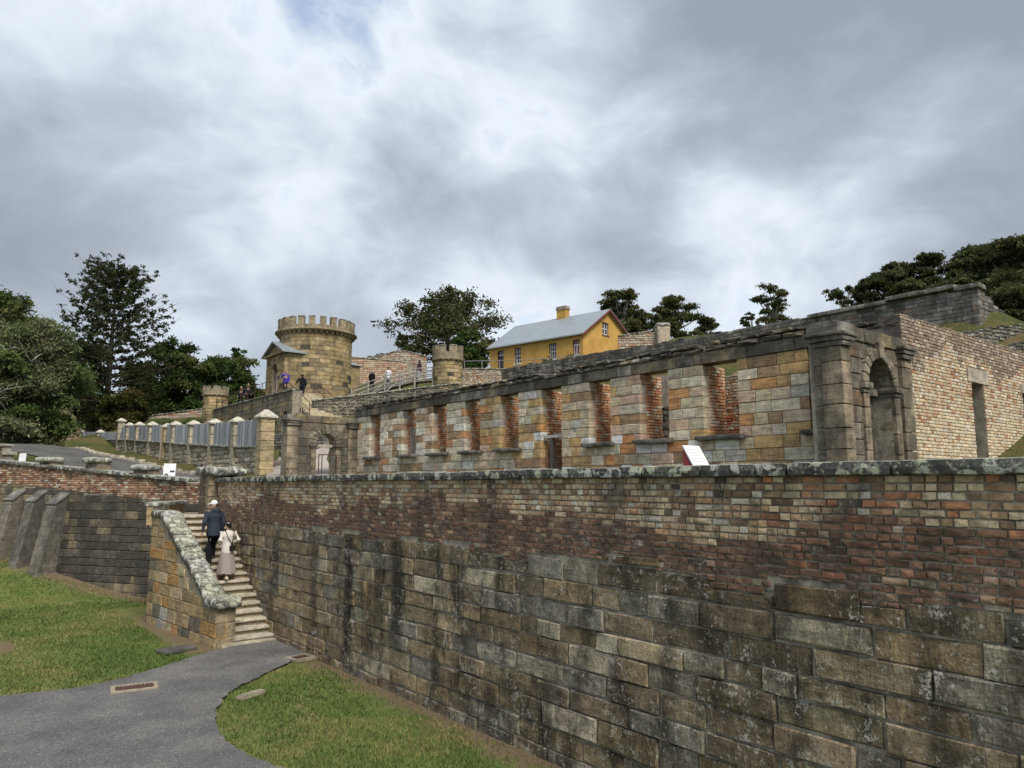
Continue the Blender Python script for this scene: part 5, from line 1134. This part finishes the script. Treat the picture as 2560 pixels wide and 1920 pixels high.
def gum(x, y, ztop, hw, label, seed, nclump=26, leaf=.24, per=420, name='gum_tree', pal=GUM, openness=1.0, trunkcol=(.28, .26, .22), zvis=None):
    nclump = int(nclump*1.5); per = int(per*.7)
    r = random.Random(seed); rn = np.random.default_rng(seed); z0 = hz(x, y); t = tree_empty(name, x, y, label); H = ztop - z0
    lean = r.uniform(-.05, .05)*H; tp = [(x, y, z0 - .3), (x + lean*.3, y, z0 + H*.25), (x + lean*.7, y + .2, z0 + H*.5), (x + lean, y, z0 + H*.78)]
    mb = MB(); tr = .016*H + .07; mb.tube(tp, [tr*1.3, tr, tr*.75, tr*.3], 8, trunkcol)
    zlow = max(z0 + H*.32, (zvis or z0) if zvis else z0 + H*.32); C_ = []; Rd = []; N = []
    for i in range(nclump):
        f = (i + r.random())/nclump; z = zlow + (ztop - zlow)*(f**.85)*.96
        env = hw*(1.0 - .55*max(0, (f - .45)/.55)**1.6)*(.62 + .38*min(1, f/.25)); a = r.random()*2*math.pi; rad = env*math.sqrt(r.uniform(.12, 1))*.85
        cx, cy = x + lean*f + rad*math.cos(a), y + rad*math.sin(a); rr = hw*r.uniform(.15, .29)*openness
        C_.append((cx, cy, z - rr*.3)); Rd.append((rr, rr, rr*r.uniform(.4, .6))); N.append(int(per*(rr/(hw*.27))**2))
        k = min(.95, .3 + .65*f); s0 = Vector(tp[1]).lerp(Vector(tp[3]), max(0, min(1, k - r.uniform(.1, .25)))); e = Vector((cx, cy, z - rr*.35)); m_ = s0.lerp(e, .55) + Vector((0, 0, -.05*H*r.random()))
        mb.tube([s0, m_, e], [tr*.55, tr*.36, tr*.16], 5, trunkcol)
    mb.build('trunk', M['bark'], t); q, cl = leaf_quads(C_, Rd, N, leaf, rn, pal, 1.0); np_mesh('crown', q, 4, cl, M['leaf'], t); return t
def bushy(x, y, ztop, hw, zlow, label, seed, pal, n=40, per=700, leaf=.2, name='broadleaf_tree', bare=0, hd=None, rmul=1.0):
    r = random.Random(seed); rn = np.random.default_rng(seed); z0 = hz(x, y); t = tree_empty(name, x, y, label); H = ztop - z0; hd = hd or hw
    mb = MB(); tr = .03*H + .06; bc = (.12, .10, .08); mb.tube([(x, y, z0 - .3), (x + .1, y, z0 + H*.3), (x, y + .1, z0 + H*.7)], [tr, tr*.8, tr*.3], 8, bc); C_ = []; Rd = []; N = []
    for i in range(n):
        f = r.random(); z = zlow + (ztop - zlow)*f*.93; env = math.sqrt(max(.08, 1 - ((f - .35)/.72)**2)); a = r.random()*2*math.pi; rad = math.sqrt(r.uniform(.2, 1))*env*.85
        cx, cy = x + hw*rad*math.cos(a), y + hd*rad*math.sin(a); rr = hw*r.uniform(.2, .36)*rmul
        C_.append((cx, cy, z)); Rd.append((rr, rr, rr*.8)); N.append(int(per*(rr/(hw*.28))**2)); s0 = Vector((x, y, z0 + H*r.uniform(.15, .55)))
        mb.tube([s0, s0.lerp(Vector((cx, cy, z)), .6), (cx, cy, z)], [tr*.3, tr*.2, tr*.06], 5, bc)
    mb.build('trunk', M['bark'], t); q, cl = leaf_quads(C_, Rd, N, leaf, rn, pal); np_mesh('crown', q, 4, cl, M['leaf'], t)
    for i in range(bare):   # leafless grey limbs poking out towards the viewer
        a = math.radians(r.uniform(200, 300)); s0 = Vector((x - hw*.4 + r.uniform(-.4, .5)*hw, y - hd*.45, z0 + H*r.uniform(.25, .6))); p = [s0]; d = Vector((math.cos(a)*.6 + r.uniform(-.5, .5), math.sin(a)*.5, r.uniform(.1, .7)))
        for k in range(6): d = (d + Vector((r.uniform(-.45, .45), r.uniform(-.3, .3), r.uniform(-.25, .3)))).normalized(); p.append(p[-1] + d*hw*.16)
        mb = MB(); mb.tube(p, [.05*(1 - k/8) for k in range(7)], 5, (.26, .25, .22))
        for k in (2, 3, 4):
            e = p[k] + Vector((r.uniform(-1, 1), r.uniform(-.6, .2), r.uniform(0, .8)))*hw*.22; mb.tube([p[k], p[k].lerp(e, .5) + Vector((0, 0, .1)), e], [.025, .018, .008], 4, (.34, .33, .30))
        mb.build('bare_branch', M['bark'], t)
    return t
gum(55.24, 83.82, 30.72, 8.03, 'large gum tree with spreading dark crown left of the yellow house', 101, 40, .26, 480)
gum(56.05, 84.45, 31.33, 2.16, 'slender gum tree whose thin top rises above the large gum', 102, 10, .24, 240)
gum(49.17, 93.73, 22.3, 2.01, 'small rounded gum tree low beside the big tower', 103, 12, .22, 340)
gum(49.45, 85.86, 24.19, 2.36, 'small gum tree leaning left of the large gum above the ruin walls', 104, 12, .22, 340)
gum(76.59, 72.0, 31.8, 3.68, 'dark gum tree just behind the right end of the yellow house', 105, 26, .24, 546, openness=1.25)
gum(87.94, 70.66, 32.79, 3.89, 'broad gum tree standing second right of the yellow house', 106, 26, .24, 520, openness=1.25)
gum(93.09, 69.13, 29.63, 2.64, 'low gum tree at the right foot of the broad gum', 107, 14, .22, 416, openness=1.25)
gum(82.77, 72.21, 29.81, 2.89, 'gum tree in the dip between the two gums right of the house', 1071, 16, .22, 468, openness=1.25)
gum(83.39, 51.3, 29.08, 2.96, 'lone round gum tree with visible forked limbs on the skyline', 108, 18, .2, 429, openness=1.1)
gum(83.72, 54.87, 26.5, 1.83, 'small sparse gum tree at the left foot of the lone round gum', 109, 10, .2, 260, openness=1.1)
gum(74.63, 37.83, 24.93, 1.95, 'sparse open gum tree first in the row above the bastion', 110, 16, .17, 351, openness=1.3)
gum(74.5, 32.83, 26.13, 2.89, 'tall round-headed gum tree second in the row above the bastion', 111, 26, .18, 621, openness=1.3)
gum(73.69, 34.74, 24.76, 1.96, 'dark gum tree crowded below the tall round-headed gum', 112, 18, .18, 567, openness=1.3)
gum(75.69, 29.33, 26.23, 2.47, 'gum tree with ragged top in the middle of the row above the bastion', 113, 24, .18, 594, openness=1.3)
gum(70.37, 28.45, 22.74, 2.33, 'dense dark gum tree low behind the middle of the bastion', 114, 26, .18, 756, openness=1.3)
gum(76.56, 26.09, 26.37, 2.84, 'wide dark gum tree towering behind the bastion corner', 115, 30, .18, 756, openness=1.3)
gum(74.62, 22.52, 25.64, 2.88, 'tall dense gum tree at the upper right edge of the picture', 116, 34, .18, 837, openness=1.3)
gum(74.54, 20.03, 25.89, 2.79, 'gum tree cut by the right edge of the picture', 117, 30, .18, 756, openness=1.3)
gum(66.59, 23.79, 21.01, 2.57, 'dark dense tree directly behind the bastion corner', 118, 32, .17, 945, openness=1.3)
gum(64.59, 20.26, 19.85, 2.7, 'dark dense tree to the right of the bastion end', 119, 34, .17, 1026, openness=1.3)
bushy(4.11, 73.31, 19.91, 3.86, 8.2, 'dark broadleaf tree at the left edge behind the grey-branched bush', 201, DARK, 46, 800, .2)
bushy(4.7, 56.25, 14.19, 3.22, 5.9, 'large mid-green bush-like tree with bare grey branches at far left', 202, WIL, 70, 1000, .13, bare=9, hd=3.0)
bushy(12.3, 87.22, 18.95, 2.52, 10.0, 'dark green shrubby tree left of the tall pine trunk', 203, DARK, 34, 800, .18)
bushy(14.19, 75.53, 12.92, 2.0, 8.6, 'brownish low tree below the tall pine', 204, [(.075,.07,.025),(.09,.07,.03),(.06,.065,.02)], 22, 600, .18)
bushy(20.21, 86.06, 19.44, 3.64, 10.5, 'dark round tree right of the tall pine', 205, DARK, 40, 700, .22)
bushy(18.99, 92.14, 17.98, 2.7, 10.0, 'dark tree filling the gap beneath the pine', 206, DARK, 30, 600, .22)
bushy(26.72, 86.01, 18.54, 3.51, 10.8, 'rounded dark green tree just left of the big tower', 207, DARK, 40, 700, .22)
bushy(28.23, 87.36, 20.14, 1.11, 16.5, 'thin twiggy tree top rising from the tree beside the tower', 208, DARK, 14, 60, .22)
bushy(22.88, 83.94, 17.52, 2.83, 10.4, 'low dark tree behind the left turret', 209, DARK, 34, 700, .2)
bushy(52.58, 75.72, 22.67, 2.96, 18.5, 'round dark tree between turret and yellow house', 210, DARK, 30, 600, .24)
PINE = (13.65, 81.06, 25.21)
BLUE = (20.34, 52.79, 10.34) ; DARKP = (20.25, 49.67, 9.44) ; P1 = (26.53, 49.79, 11.14) ; P2 = (27.19, 49.91, 11.76) ; P3 = (28.92, 48.54, 11.51)
def pine(x, y, ztop, label):
    r = random.Random(301); rn = np.random.default_rng(301); z0 = hz(x, y); t = tree_empty('norfolk_pine', x, y, label); H = ztop - z0
    mb = MB(); mb.tube([(x, y, z0 - .3), (x, y, z0 + H*.5), (x + .1, y, ztop - .2)], [.34, .22, .04], 8, (.10, .085, .07)); C_ = []; Rd = []; N = []; z = z0 + H*.14
    while z < ztop - .3:
        f = (z - z0)/H; L = 7.0*min(1, .62 + f*1.0)*(1 - (max(0, f - .4)/.6)**1.3*.66); nb = 8
        off = r.random()*6
        for k in range(nb):
            a = off + 2*math.pi*k/nb + r.uniform(-.2, .2); l = L*r.uniform(.72, 1.12); up = .12 + .55*f; p = [Vector((x, y, z))]
            for j in range(1, 6): u = j/5; p.append(Vector((x + math.cos(a)*l*u, y + math.sin(a)*l*u, z + l*up*(u**1.7) + r.uniform(-.05, .05))))
            mb.tube(p, [.055, .045, .035, .025, .018, .01], 4, (.11, .09, .07))
            for j in range(1, 6):
                for m_ in range(3 if 1 < j < 5 else 1):
                    if j < 3 and r.random() < .35: continue
                    c = p[j].lerp(p[j-1], r.random()*.8) + Vector((r.uniform(-.35, .35), r.uniform(-.35, .35), r.uniform(-.02, .16))) * (1 - .5*(j == 5)); s_ = r.uniform(.20, .32)
                    C_.append(tuple(c)); Rd.append((s_, s_, s_*.8)); N.append(24)
        z += .62 + .3*(1 - f)
    mb.build('trunk', M['bark'], t); q, cl = leaf_quads(C_, Rd, N, .15, rn, PIN); np_mesh('crown', q, 4, cl, M['leaf'], t)
pine(*PINE, 'tall dark pine with upswept tiered branches on the skyline at left')
# shrubs and beds
def shrub(x, y, h, r_, label, seed, pal=DARK, name='shrub'):
    rn = np.random.default_rng(seed); rr = random.Random(seed); t = thing(name, (x, y, hz(x, y)), label, 'shrub', 'garden shrubs'); z0 = hz(x, y); mb = MB(); C_ = []; Rd = []
    for i in range(9):
        a = rr.random()*6.3; d = r_*rr.random()*.7; c = (x + d*math.cos(a), y + d*math.sin(a), z0 + h*rr.uniform(.35, .8)); mb.tube([(x, y, z0 - .1), c], [.03, .012], 4, (.14, .11, .08)); C_.append(c); Rd.append((r_*.4, r_*.4, h*.3))
    mb.build('stem', M['bark'], t); q, cl = leaf_quads(C_, Rd, [150]*9, .07, rn, pal); np_mesh('foliage', q, 4, cl, M['leaf'], t)
for i, (x, y, h, r_, lb) in enumerate(((39.6, 53.6, 1.3, .8, 'low dark shrub at the left end of the garden fence'), (42.0, 52.0, 1.0, .7, 'small round shrub behind the garden fence between the cottage windows'), (44.2, 50.4, .9, .6, 'small shrub behind the garden fence below the right cottage window'), (45.9, 49.2, .8, .6, 'smallest shrub behind the garden fence near the right cottage door'))): shrub(x, y, h, r_, lb, 400 + i)
for i, (x, y) in enumerate(((17.2, 66.5), (16.4, 68.4), (17.6, 64.9), (16.0, 70.5))): shrub(x, y, .7, 1.1, ('green leafy clump nearest the left turret on the bank', 'third green leafy clump left of the left turret', 'green leafy clump at the foot of the left turret', 'farthest green leafy clump on the bank left of the left turret')[i], 420 + i, WIL, 'leafy_clump')

# ---------------- people ----------------
def person(loc, yaw, h, label, top, legs, hair, pose, extra=None, vox=.014, hat=None, skirt=None, skin=(.42, .25, .18), shoe=(.05, .05, .05), hooded=False, longhair=False, look=0.0):
    """facing local +y; joints in metres for a 1.75 m figure"""
    k = h/1.75; t = thing('person', loc, label, 'person'); c, s = math.cos(yaw), math.sin(yaw)
    def T(p): return (loc[0] + k*(p[0]*c - p[1]*s), loc[1] + k*(p[0]*s + p[1]*c), loc[2] + k*p[2])
    def tube(mb, pts, rad, colr, n=10, sq=(1, 1)): mb.tube([T(p) for p in pts], [r*k for r in rad], n, colr, True, sq)
    def ell(mb, p, r, colr): mb.ell(T(p), tuple(x*k for x in r), 12, 8, colr)
    def fin(mb, name, mat, v=vox):
        o = mb.build(name, mat, t, smooth=True); o.color = (*mb.c[0], 1); m_ = o.modifiers.new('r', 'REMESH'); m_.mode = 'VOXEL'; m_.voxel_size = v; m_.use_smooth_shade = True
        sm = o.modifiers.new('s', 'SMOOTH'); sm.iterations = 2; return o
    P = dict(hipL=(-.1, 0, .9), hipR=(.1, 0, .9), kneeL=(-.1, .04, .49), kneeR=(.1, .04, .49), ankL=(-.1, 0, .09), ankR=(.1, 0, .09), shL=(-.19, 0, 1.43), shR=(.19, 0, 1.43), elL=(-.25, -.03, 1.14), elR=(.25, -.03, 1.14), haL=(-.25, .08, .88), haR=(.25, .08, .88), head=(0, .03, 1.62)); P.update(pose)
    cl_, sl_k = math.cos(look), math.sin(look)
    def HV(v): return Vector((v[0]*cl_ - v[1]*sl_k, v[0]*sl_k + v[1]*cl_, v[2]))
    # continuous body
    mb = MB(); hd = Vector(P['head'])
    tube(mb, [(0, 0, .86), (0, 0, 1.0), (0, .01, 1.2), (0, 0, 1.38), (0, 0, 1.46)], [.14, .14, .13, .15, .07], skin, 12); tube(mb, [(0, 0, 1.42), tuple(hd + HV((0, -.02, -.08)))], [.058, .055], skin)
    ell(mb, tuple(hd), (.076, .095, .118), skin); ell(mb, tuple(hd + HV((0, .02, -.06))), (.058, .07, .06), skin); ell(mb, tuple(hd + HV((0, .1, -.015))), (.014, .022, .022), skin)
    for sg in (-1, 1): ell(mb, tuple(hd + HV((sg*.077, -.005, -.01))), (.012, .022, .03), skin)
    for sd_ in 'LR':
        tube(mb, [P['hip'+sd_], P['knee'+sd_], P['ank'+sd_]], [.085, .058, .042], skin); a = Vector(P['ank'+sd_]); tube(mb, [tuple(a + Vector((0, -.05, -.04))), tuple(a + Vector((0, .14, -.06)))], [.042, .036], skin)
        tube(mb, [P['sh'+sd_], P['el'+sd_], P['ha'+sd_]], [.055, .042, .03], skin)
        w_ = Vector(P['ha'+sd_]); d = (w_ - Vector(P['el'+sd_])).normalized(); sx = Vector((0, 1, 0)) - d*d.y; sx.normalize()
        tube(mb, [tuple(w_), tuple(w_ + d*.09)], [.03, .034], skin, 8)
        for i, ln in enumerate((.065, .078, .072, .055)):
            b0 = w_ + d*.085 + sx*(.026 - .0175*i); tube(mb, [tuple(b0), tuple(b0 + d*ln*.6), tuple(b0 + d*ln*.95 + Vector((-.012 if sd_ == 'R' else .012, .004, 0)))], [.0095, .009, .008], skin, 6)
        tube(mb, [tuple(w_ + d*.02 + sx*.028), tuple(w_ + d*.06 + sx*.055), tuple(w_ + d*.09 + sx*.058)], [.012, .011, .009], skin, 6)
    body = fin(mb, 'body', M['skin'], min(vox, .012))
    # garments
    mb = MB(); tube(mb, [(0, 0, .80), (0, 0, .95), (0, .01, 1.15), (0, -.005, 1.34), (0, -.01, 1.43), (0, 0, 1.48)], [.185, .18, .172, .186, .155, .085], top, 14); ell(mb, (0, 0, 1.36), (.215, .125, .12), top)
    for sd_ in 'LR':
        w_ = Vector(P['ha'+sd_]); e = Vector(P['el'+sd_]); tube(mb, [P['sh'+sd_], P['el'+sd_], tuple(e.lerp(w_, .9))], [.078, .064, .05], top)
    if hooded: ell(mb, (0, -.1, 1.47), (.13, .09, .08), top)
    fin(mb, 'jacket', M['cloth'])
    if skirt:
        n = 28; vs = []; fs = []; lv = ((.98, .15), (.85, .185), (.6, .225), (.38, .26), (.2, .29))
        for (z, r) in lv:
            for i in range(n): a = 2*math.pi*i/n; rr = r*(1 + (.05*math.sin(a*7) + .03*math.sin(a*3 + 1))*(.98 - z)*1.6); vs.append(T((rr*math.cos(a), rr*.86*math.sin(a), z + .012*math.sin(a*5))))
        fs = [(i*n + j, i*n + (j+1) % n, (i+1)*n + (j+1) % n, (i+1)*n + j) for i in range(len(lv)-1) for j in range(n)]; mb = MB(); mb.add(vs, fs, skirt); o = mb.build('skirt', M['cloth'], t, smooth=True); o.color = (*skirt, 1)
    else:
        mb = MB(); ell(mb, (0, 0, .9), (.18, .15, .14), legs)
        for sd_ in 'LR': a = Vector(P['ank'+sd_]); tube(mb, [P['hip'+sd_], P['knee'+sd_], tuple(a + Vector((0, 0, .0)))], [.115, .086, .068], legs)
        fin(mb, 'trousers', M['cloth'])
    for sd_ in 'LR':
        a = Vector(P['ank'+sd_]); mb = MB(); tube(mb, [tuple(a + Vector((0, -.07, -.045))), tuple(a + Vector((0, .05, -.05))), tuple(a + Vector((0, .17, -.062)))], [.048, .046, .034], shoe, 8); fin(mb, 'shoe', M['cloth'], max(.012, vox*.8))
    mb = MB(); ell(mb, tuple(hd + HV((0, -.022, .03))), (.086, .092, .105), hair)
    if longhair: tube(mb, [tuple(hd + HV((0, -.06, .0))), tuple(hd + HV((0, -.1, -.2)))], [.085, .06], hair)
    fin(mb, 'hair', M['cloth'], max(.012, vox*.8))
    if hat:
        mb = MB(); n = 16; cc = hd + HV((0, -.01, .05)); ell(mb, tuple(cc), (.092, .105, .085), hat); vs = []
        tube(mb, [tuple(cc + HV((0, .07, -.005))), tuple(cc + HV((0, .17, -.03)))], [.075, .055], hat, 10, (1, .16)); fin(mb, 'cap', M['cloth'], .01)
    mb = MB()
    for sg in (-1, 1): ell(mb, tuple(hd + HV((sg*.03, .086, .008))), (.012, .008, .007), (.02, .015, .012))
    o = mb.build('eyes', M['skin'], body); o.color = (.02, .015, .012, 1); mb = MB(); ell(mb, tuple(hd + HV((0, .086, -.062))), (.022, .008, .006), (.25, .09, .08)); o = mb.build('mouth', M['skin'], body); o.color = (.25, .09, .08, 1)
    if extra: extra(t, T, tube, ell, fin)
    return t
sk = T0 + TR*9.55
man = person((6.22, 20.62, RIS*10), R(6), 1.72, 'person in white cap and dark blue hooded jacket climbing the stone stair', (.035, .045, .06), (.012, .012, .014), (.02, .016, .013),
    dict(kneeR=(.1, .24, .58), ankR=(.1, .24, .09 + RIS), kneeL=(-.1, .05, .49), ankL=(-.1, -.06, .09), elL=(-.29, -.08, 1.16), haL=(-.31, -.02, .9), head=(-.015, .04, 1.62)), hat=(.75, .76, .78), hooded=True, look=R(75))
def bag(t, T, tube, ell, fin):
    mb = MB(); tube(mb, [(.06, -.2, .88), (.06, -.21, 1.02), (.06, -.2, 1.1)], [.085, .095, .075], (.022, .016, .013), 10, (1, .7)); b = fin(mb, 'backpack', M['cloth'], .012)
    for sx in (-.12, .13):
        mb = MB(); tube(mb, [(.06, -.2, 1.08), (sx*.6, -.185, 1.25), (sx, -.12, 1.45), (sx, .0, 1.5)], [.011]*4, (.02, .015, .012), 6); o = mb.build('strap', M['cloth'], b); o.color = (.02, .015, .012, 1)
    mb = MB(); ell(mb, (-.05, -.09, 1.7), (.03, .02, .015), (.8, .8, .8)); o = mb.build('hair_clip', M['cloth'], t); o.color = (.8, .8, .8, 1)
    mb = MB(); ell(mb, (.0, -.1, 1.6), (.05, .05, .06), (.014, .011, .01)); fin(mb, 'hair_bun', M['cloth'], .012)
person((6.42, 20.02, RIS*8), R(4), 1.5, 'person in cream jacket and long taupe skirt with small brown backpack on the stair', (.62, .58, .52), (.3, .27, .24), (.016, .012, .01),
    dict(elL=(-.27, -.1, 1.2), haL=(-.2, .12, 1.08), elR=(.29, -.1, 1.2), haR=(.2, .12, 1.08), ankL=(-.06, -.16, .12), kneeL=(-.07, .0, .5), ankR=(.08, .2, .09 + RIS*1.1), kneeR=(.09, .2, .6)), bag, skirt=(.30, .265, .24), shoe=(.62, .55, .45))
def far(loc, yaw, h, label, top, legs, pose={}, **kw): person((loc[0], loc[1], loc[2]), yaw, h, label, top, legs, (.015, .012, .01), pose, vox=.02, **kw)
far((19.35, 49.85, 9.98), R(170), 1.68, 'person in bright blue jacket standing at the porch of the round tower', (.05, .03, .36), (.02, .02, .03), dict(elR=(.3, .08, 1.2), haR=(.2, .2, 1.42)))
far((20.05, 48.55, 10.1 - .165*3), R(-20), 1.68, 'person in black descending the upper steps by the round tower', (.014, .015, .02), (.02, .022, .035), dict(elL=(-.34, .05, 1.25), haL=(-.42, .22, 1.12)), hooded=True)
far((26.5, 50.75, 10.82), R(-60), 1.66, 'person in black with pale hat on the timber walkway', (.012, .012, .013), (.02, .02, .022), dict(head=(0, .08, 1.58)), hat=(.6, .58, .52))
far((27.6, 50.2, 11.1), R(-60), 1.66, 'person in white shirt on the timber walkway', (.66, .66, .66), (.2, .2, .22))
far((29.5, 48.75, 11.62), R(30), 1.68, 'person with long dark hair leaning on the walkway rail in pale trousers', (.05, .03, .045), (.5, .5, .5), longhair=True)
far((19.6, 58.2, 9.98), R(200), 1.7, 'person in dark navy clothes standing on the platform behind the railing nearest the porch', (.015, .017, .03), (.015, .015, .02))
far((19.8, 60.4, 9.98), R(150), 1.72, 'person in dark clothes standing on the platform close to the left turret', (.02, .02, .028), (.012, .012, .016))

# ---------------- interpretive signs ----------------
rt = Vector((.784, -.621, 0)); fv = Vector((.621, .784, 0)); up = Vector((0, 0, 1))
def sign(name, label, p0, e, dn, thick, side, print_marks):
    """slanted panel: p0 top-left corner, e along the top edge, dn down the face"""
    t = thing(name, (p0.x, p0.y, hz(p0.x, p0.y)), label, 'sign'); n = e.cross(dn).normalized()
    if n.dot(EYE - p0) < 0: n = -n
    q = lambda a, b, o: p0 + e*a + dn*b + n*o
    mb = MB(); mb.hexa([q(0, 1, -thick), q(1, 1, -thick), q(1, 1, 0), q(0, 1, 0), q(0, 0, -thick), q(1, 0, -thick), q(1, 0, 0), q(0, 0, 0)]); f_ = mb.build('panel', M['sign'], t)
    for (a0, b0, a1, b1, g) in print_marks:
        mb = MB(); mb.add([q(a0, b0, .004), q(a1, b0, .004), q(a1, b1, .004), q(a0, b1, .004)], [(0, 1, 2, 3)], (g, g, g)); mb.build('print', M['paint'], f_)
    if side:
        g = lambda v: Vector((v.x, v.y, hz(p0.x, p0.y) - .1)); a, b = q(.04, .02, -thick), q(.04, .98, -thick); c, d = q(.96, .02, -thick), q(.96, .98, -thick); mb = MB()
        mb.hexa([g(a), g(b), g(d), g(c), a, b, d, c]); mb.build('stand', M['maroon'], t)
    else:
        for a in (.2, .8):
            b = q(a, .3, -thick); mb = MB(); mb.tube([Vector((b.x, b.y, hz(b.x, b.y) - .2)), b], .03, 6, (.08, .05, .05)); mb.build('post', M['paint'], t)
marks = [(.1, .08 + .07*i, .9 - .12*(i % 3), .095 + .07*i, .62) for i in range(6)] + [(.62, .72, .92, .92, .25)]
sign('information_sign', 'white slanted information panel on a maroon stand above the long wall', Vector((8.83, 7.06, 4.29)), rt*.3 + fv*.22, rt*.3 - up*.66 - fv*.12, .02, True, marks)
sign('information_sign', 'white information panel behind the wall just left of the gate pillar', Vector((6.88, 29.0, 4.48)), rt*.42 + fv*.03, -up*.5 + rt*.03 - fv*.12, .03, False, [(.1, .1 + .1*i, .6, .13 + .1*i, .6) for i in range(3)] + [(.55, .5, .95, .64, .05), (.12, .72, .42, .95, .12)])
sign('information_sign', 'small white sign beside the roadside pillar at far left', Vector((3.06, 36.0, 4.98)), rt*.27, -up*.42 - fv*.05, .03, False, [(.1, .15, .7, .2, .6), (.1, .3, .8, .35, .6)])

# ---------------- lawn grass blades (uncountable) ----------------
def in_poly(px, py, poly):
    ins = np.zeros(len(px), bool); n = len(poly); j = n - 1
    for i in range(n):
        xi, yi = poly[i]; xj, yj = poly[j]
        if yi != yj: ins ^= ((yi > py) != (yj > py)) & (px < (xj-xi)*(py-yi)/(yj-yi) + xi)
        j = i
    return ins
rn = np.random.default_rng(9)
N = 420000
gx = rn.uniform(-14, 7, N); gy = rn.uniform(6.5, 34, N); dist = np.hypot(gx, gy)
# the visible cone only, thinning with distance
ca, sa = math.cos(R(38.4)), math.sin(R(38.4)); fwv = gx*sa + gy*ca; rtv = gx*ca - gy*sa
keep = (fwv > 8) & (np.abs(rtv/np.maximum(fwv, .1)) < .78) & (rn.random(N) < np.clip((11/np.maximum(dist, 1))**1.2, 0, 1))
wx = np.where(gy <= 25.6, 7.0, 7.05 - (gy - 25.6)*.622)
edge = gx + .55*np.sin(gy*1.7) * .4 + rn.normal(0, .18, N)
keep &= (gx < wx - .1) & ~((edge > wx - .45) & (rn.random(N) < .85)) & ~in_poly(gx + rn.normal(0, .05, N), gy + rn.normal(0, .05, N), path_poly) & ~((gx > 4.9) & (gy > 17.7) & (gy < 25.6)) & ~((np.hypot(gx - .3, gy - 21.3) < 1.7))
gx, gy = gx[keep], gy[keep]; n = len(gx); gz_ = np.array([lowz(v) for v in gy])
hgt = rn.uniform(.025, .065, n); an = rn.uniform(0, 6.28, n); wd = .006 + .0009*np.hypot(gx, gy)*.5; lx, ly = rn.normal(0, .5, n)*hgt, rn.normal(0, .5, n)*hgt
b0 = np.stack([gx - np.cos(an)*wd, gy - np.sin(an)*wd, gz_ - .01], 1); b1 = np.stack([gx + np.cos(an)*wd, gy + np.sin(an)*wd, gz_ - .01], 1); tp_ = np.stack([gx + lx, gy + ly, gz_ + hgt], 1)
co = np.stack([b0, b1, tp_], 1).reshape(-1, 3)
dry = np.array([fbm(x*.35, y*.35, 2) + .5*fbm(x*1.4, y*1.4, 6) for x, y in zip(gx, gy)])[:, None] + rn.normal(0, .18, (n, 1))
mixf = np.clip((dry + .05)/.6, 0, 1); cg = np.array([[.105, .155, .042]])*(1 - mixf) + np.array([[.23, .215, .085]])*mixf; cg = cg*rn.uniform(.6, 1.5, (n, 1))
o = np_mesh('grass', co, 3, cg, M['leaf'], None, 'stuff'); tag(o, 'short mown grass blades covering the lower lawn', 'grass')
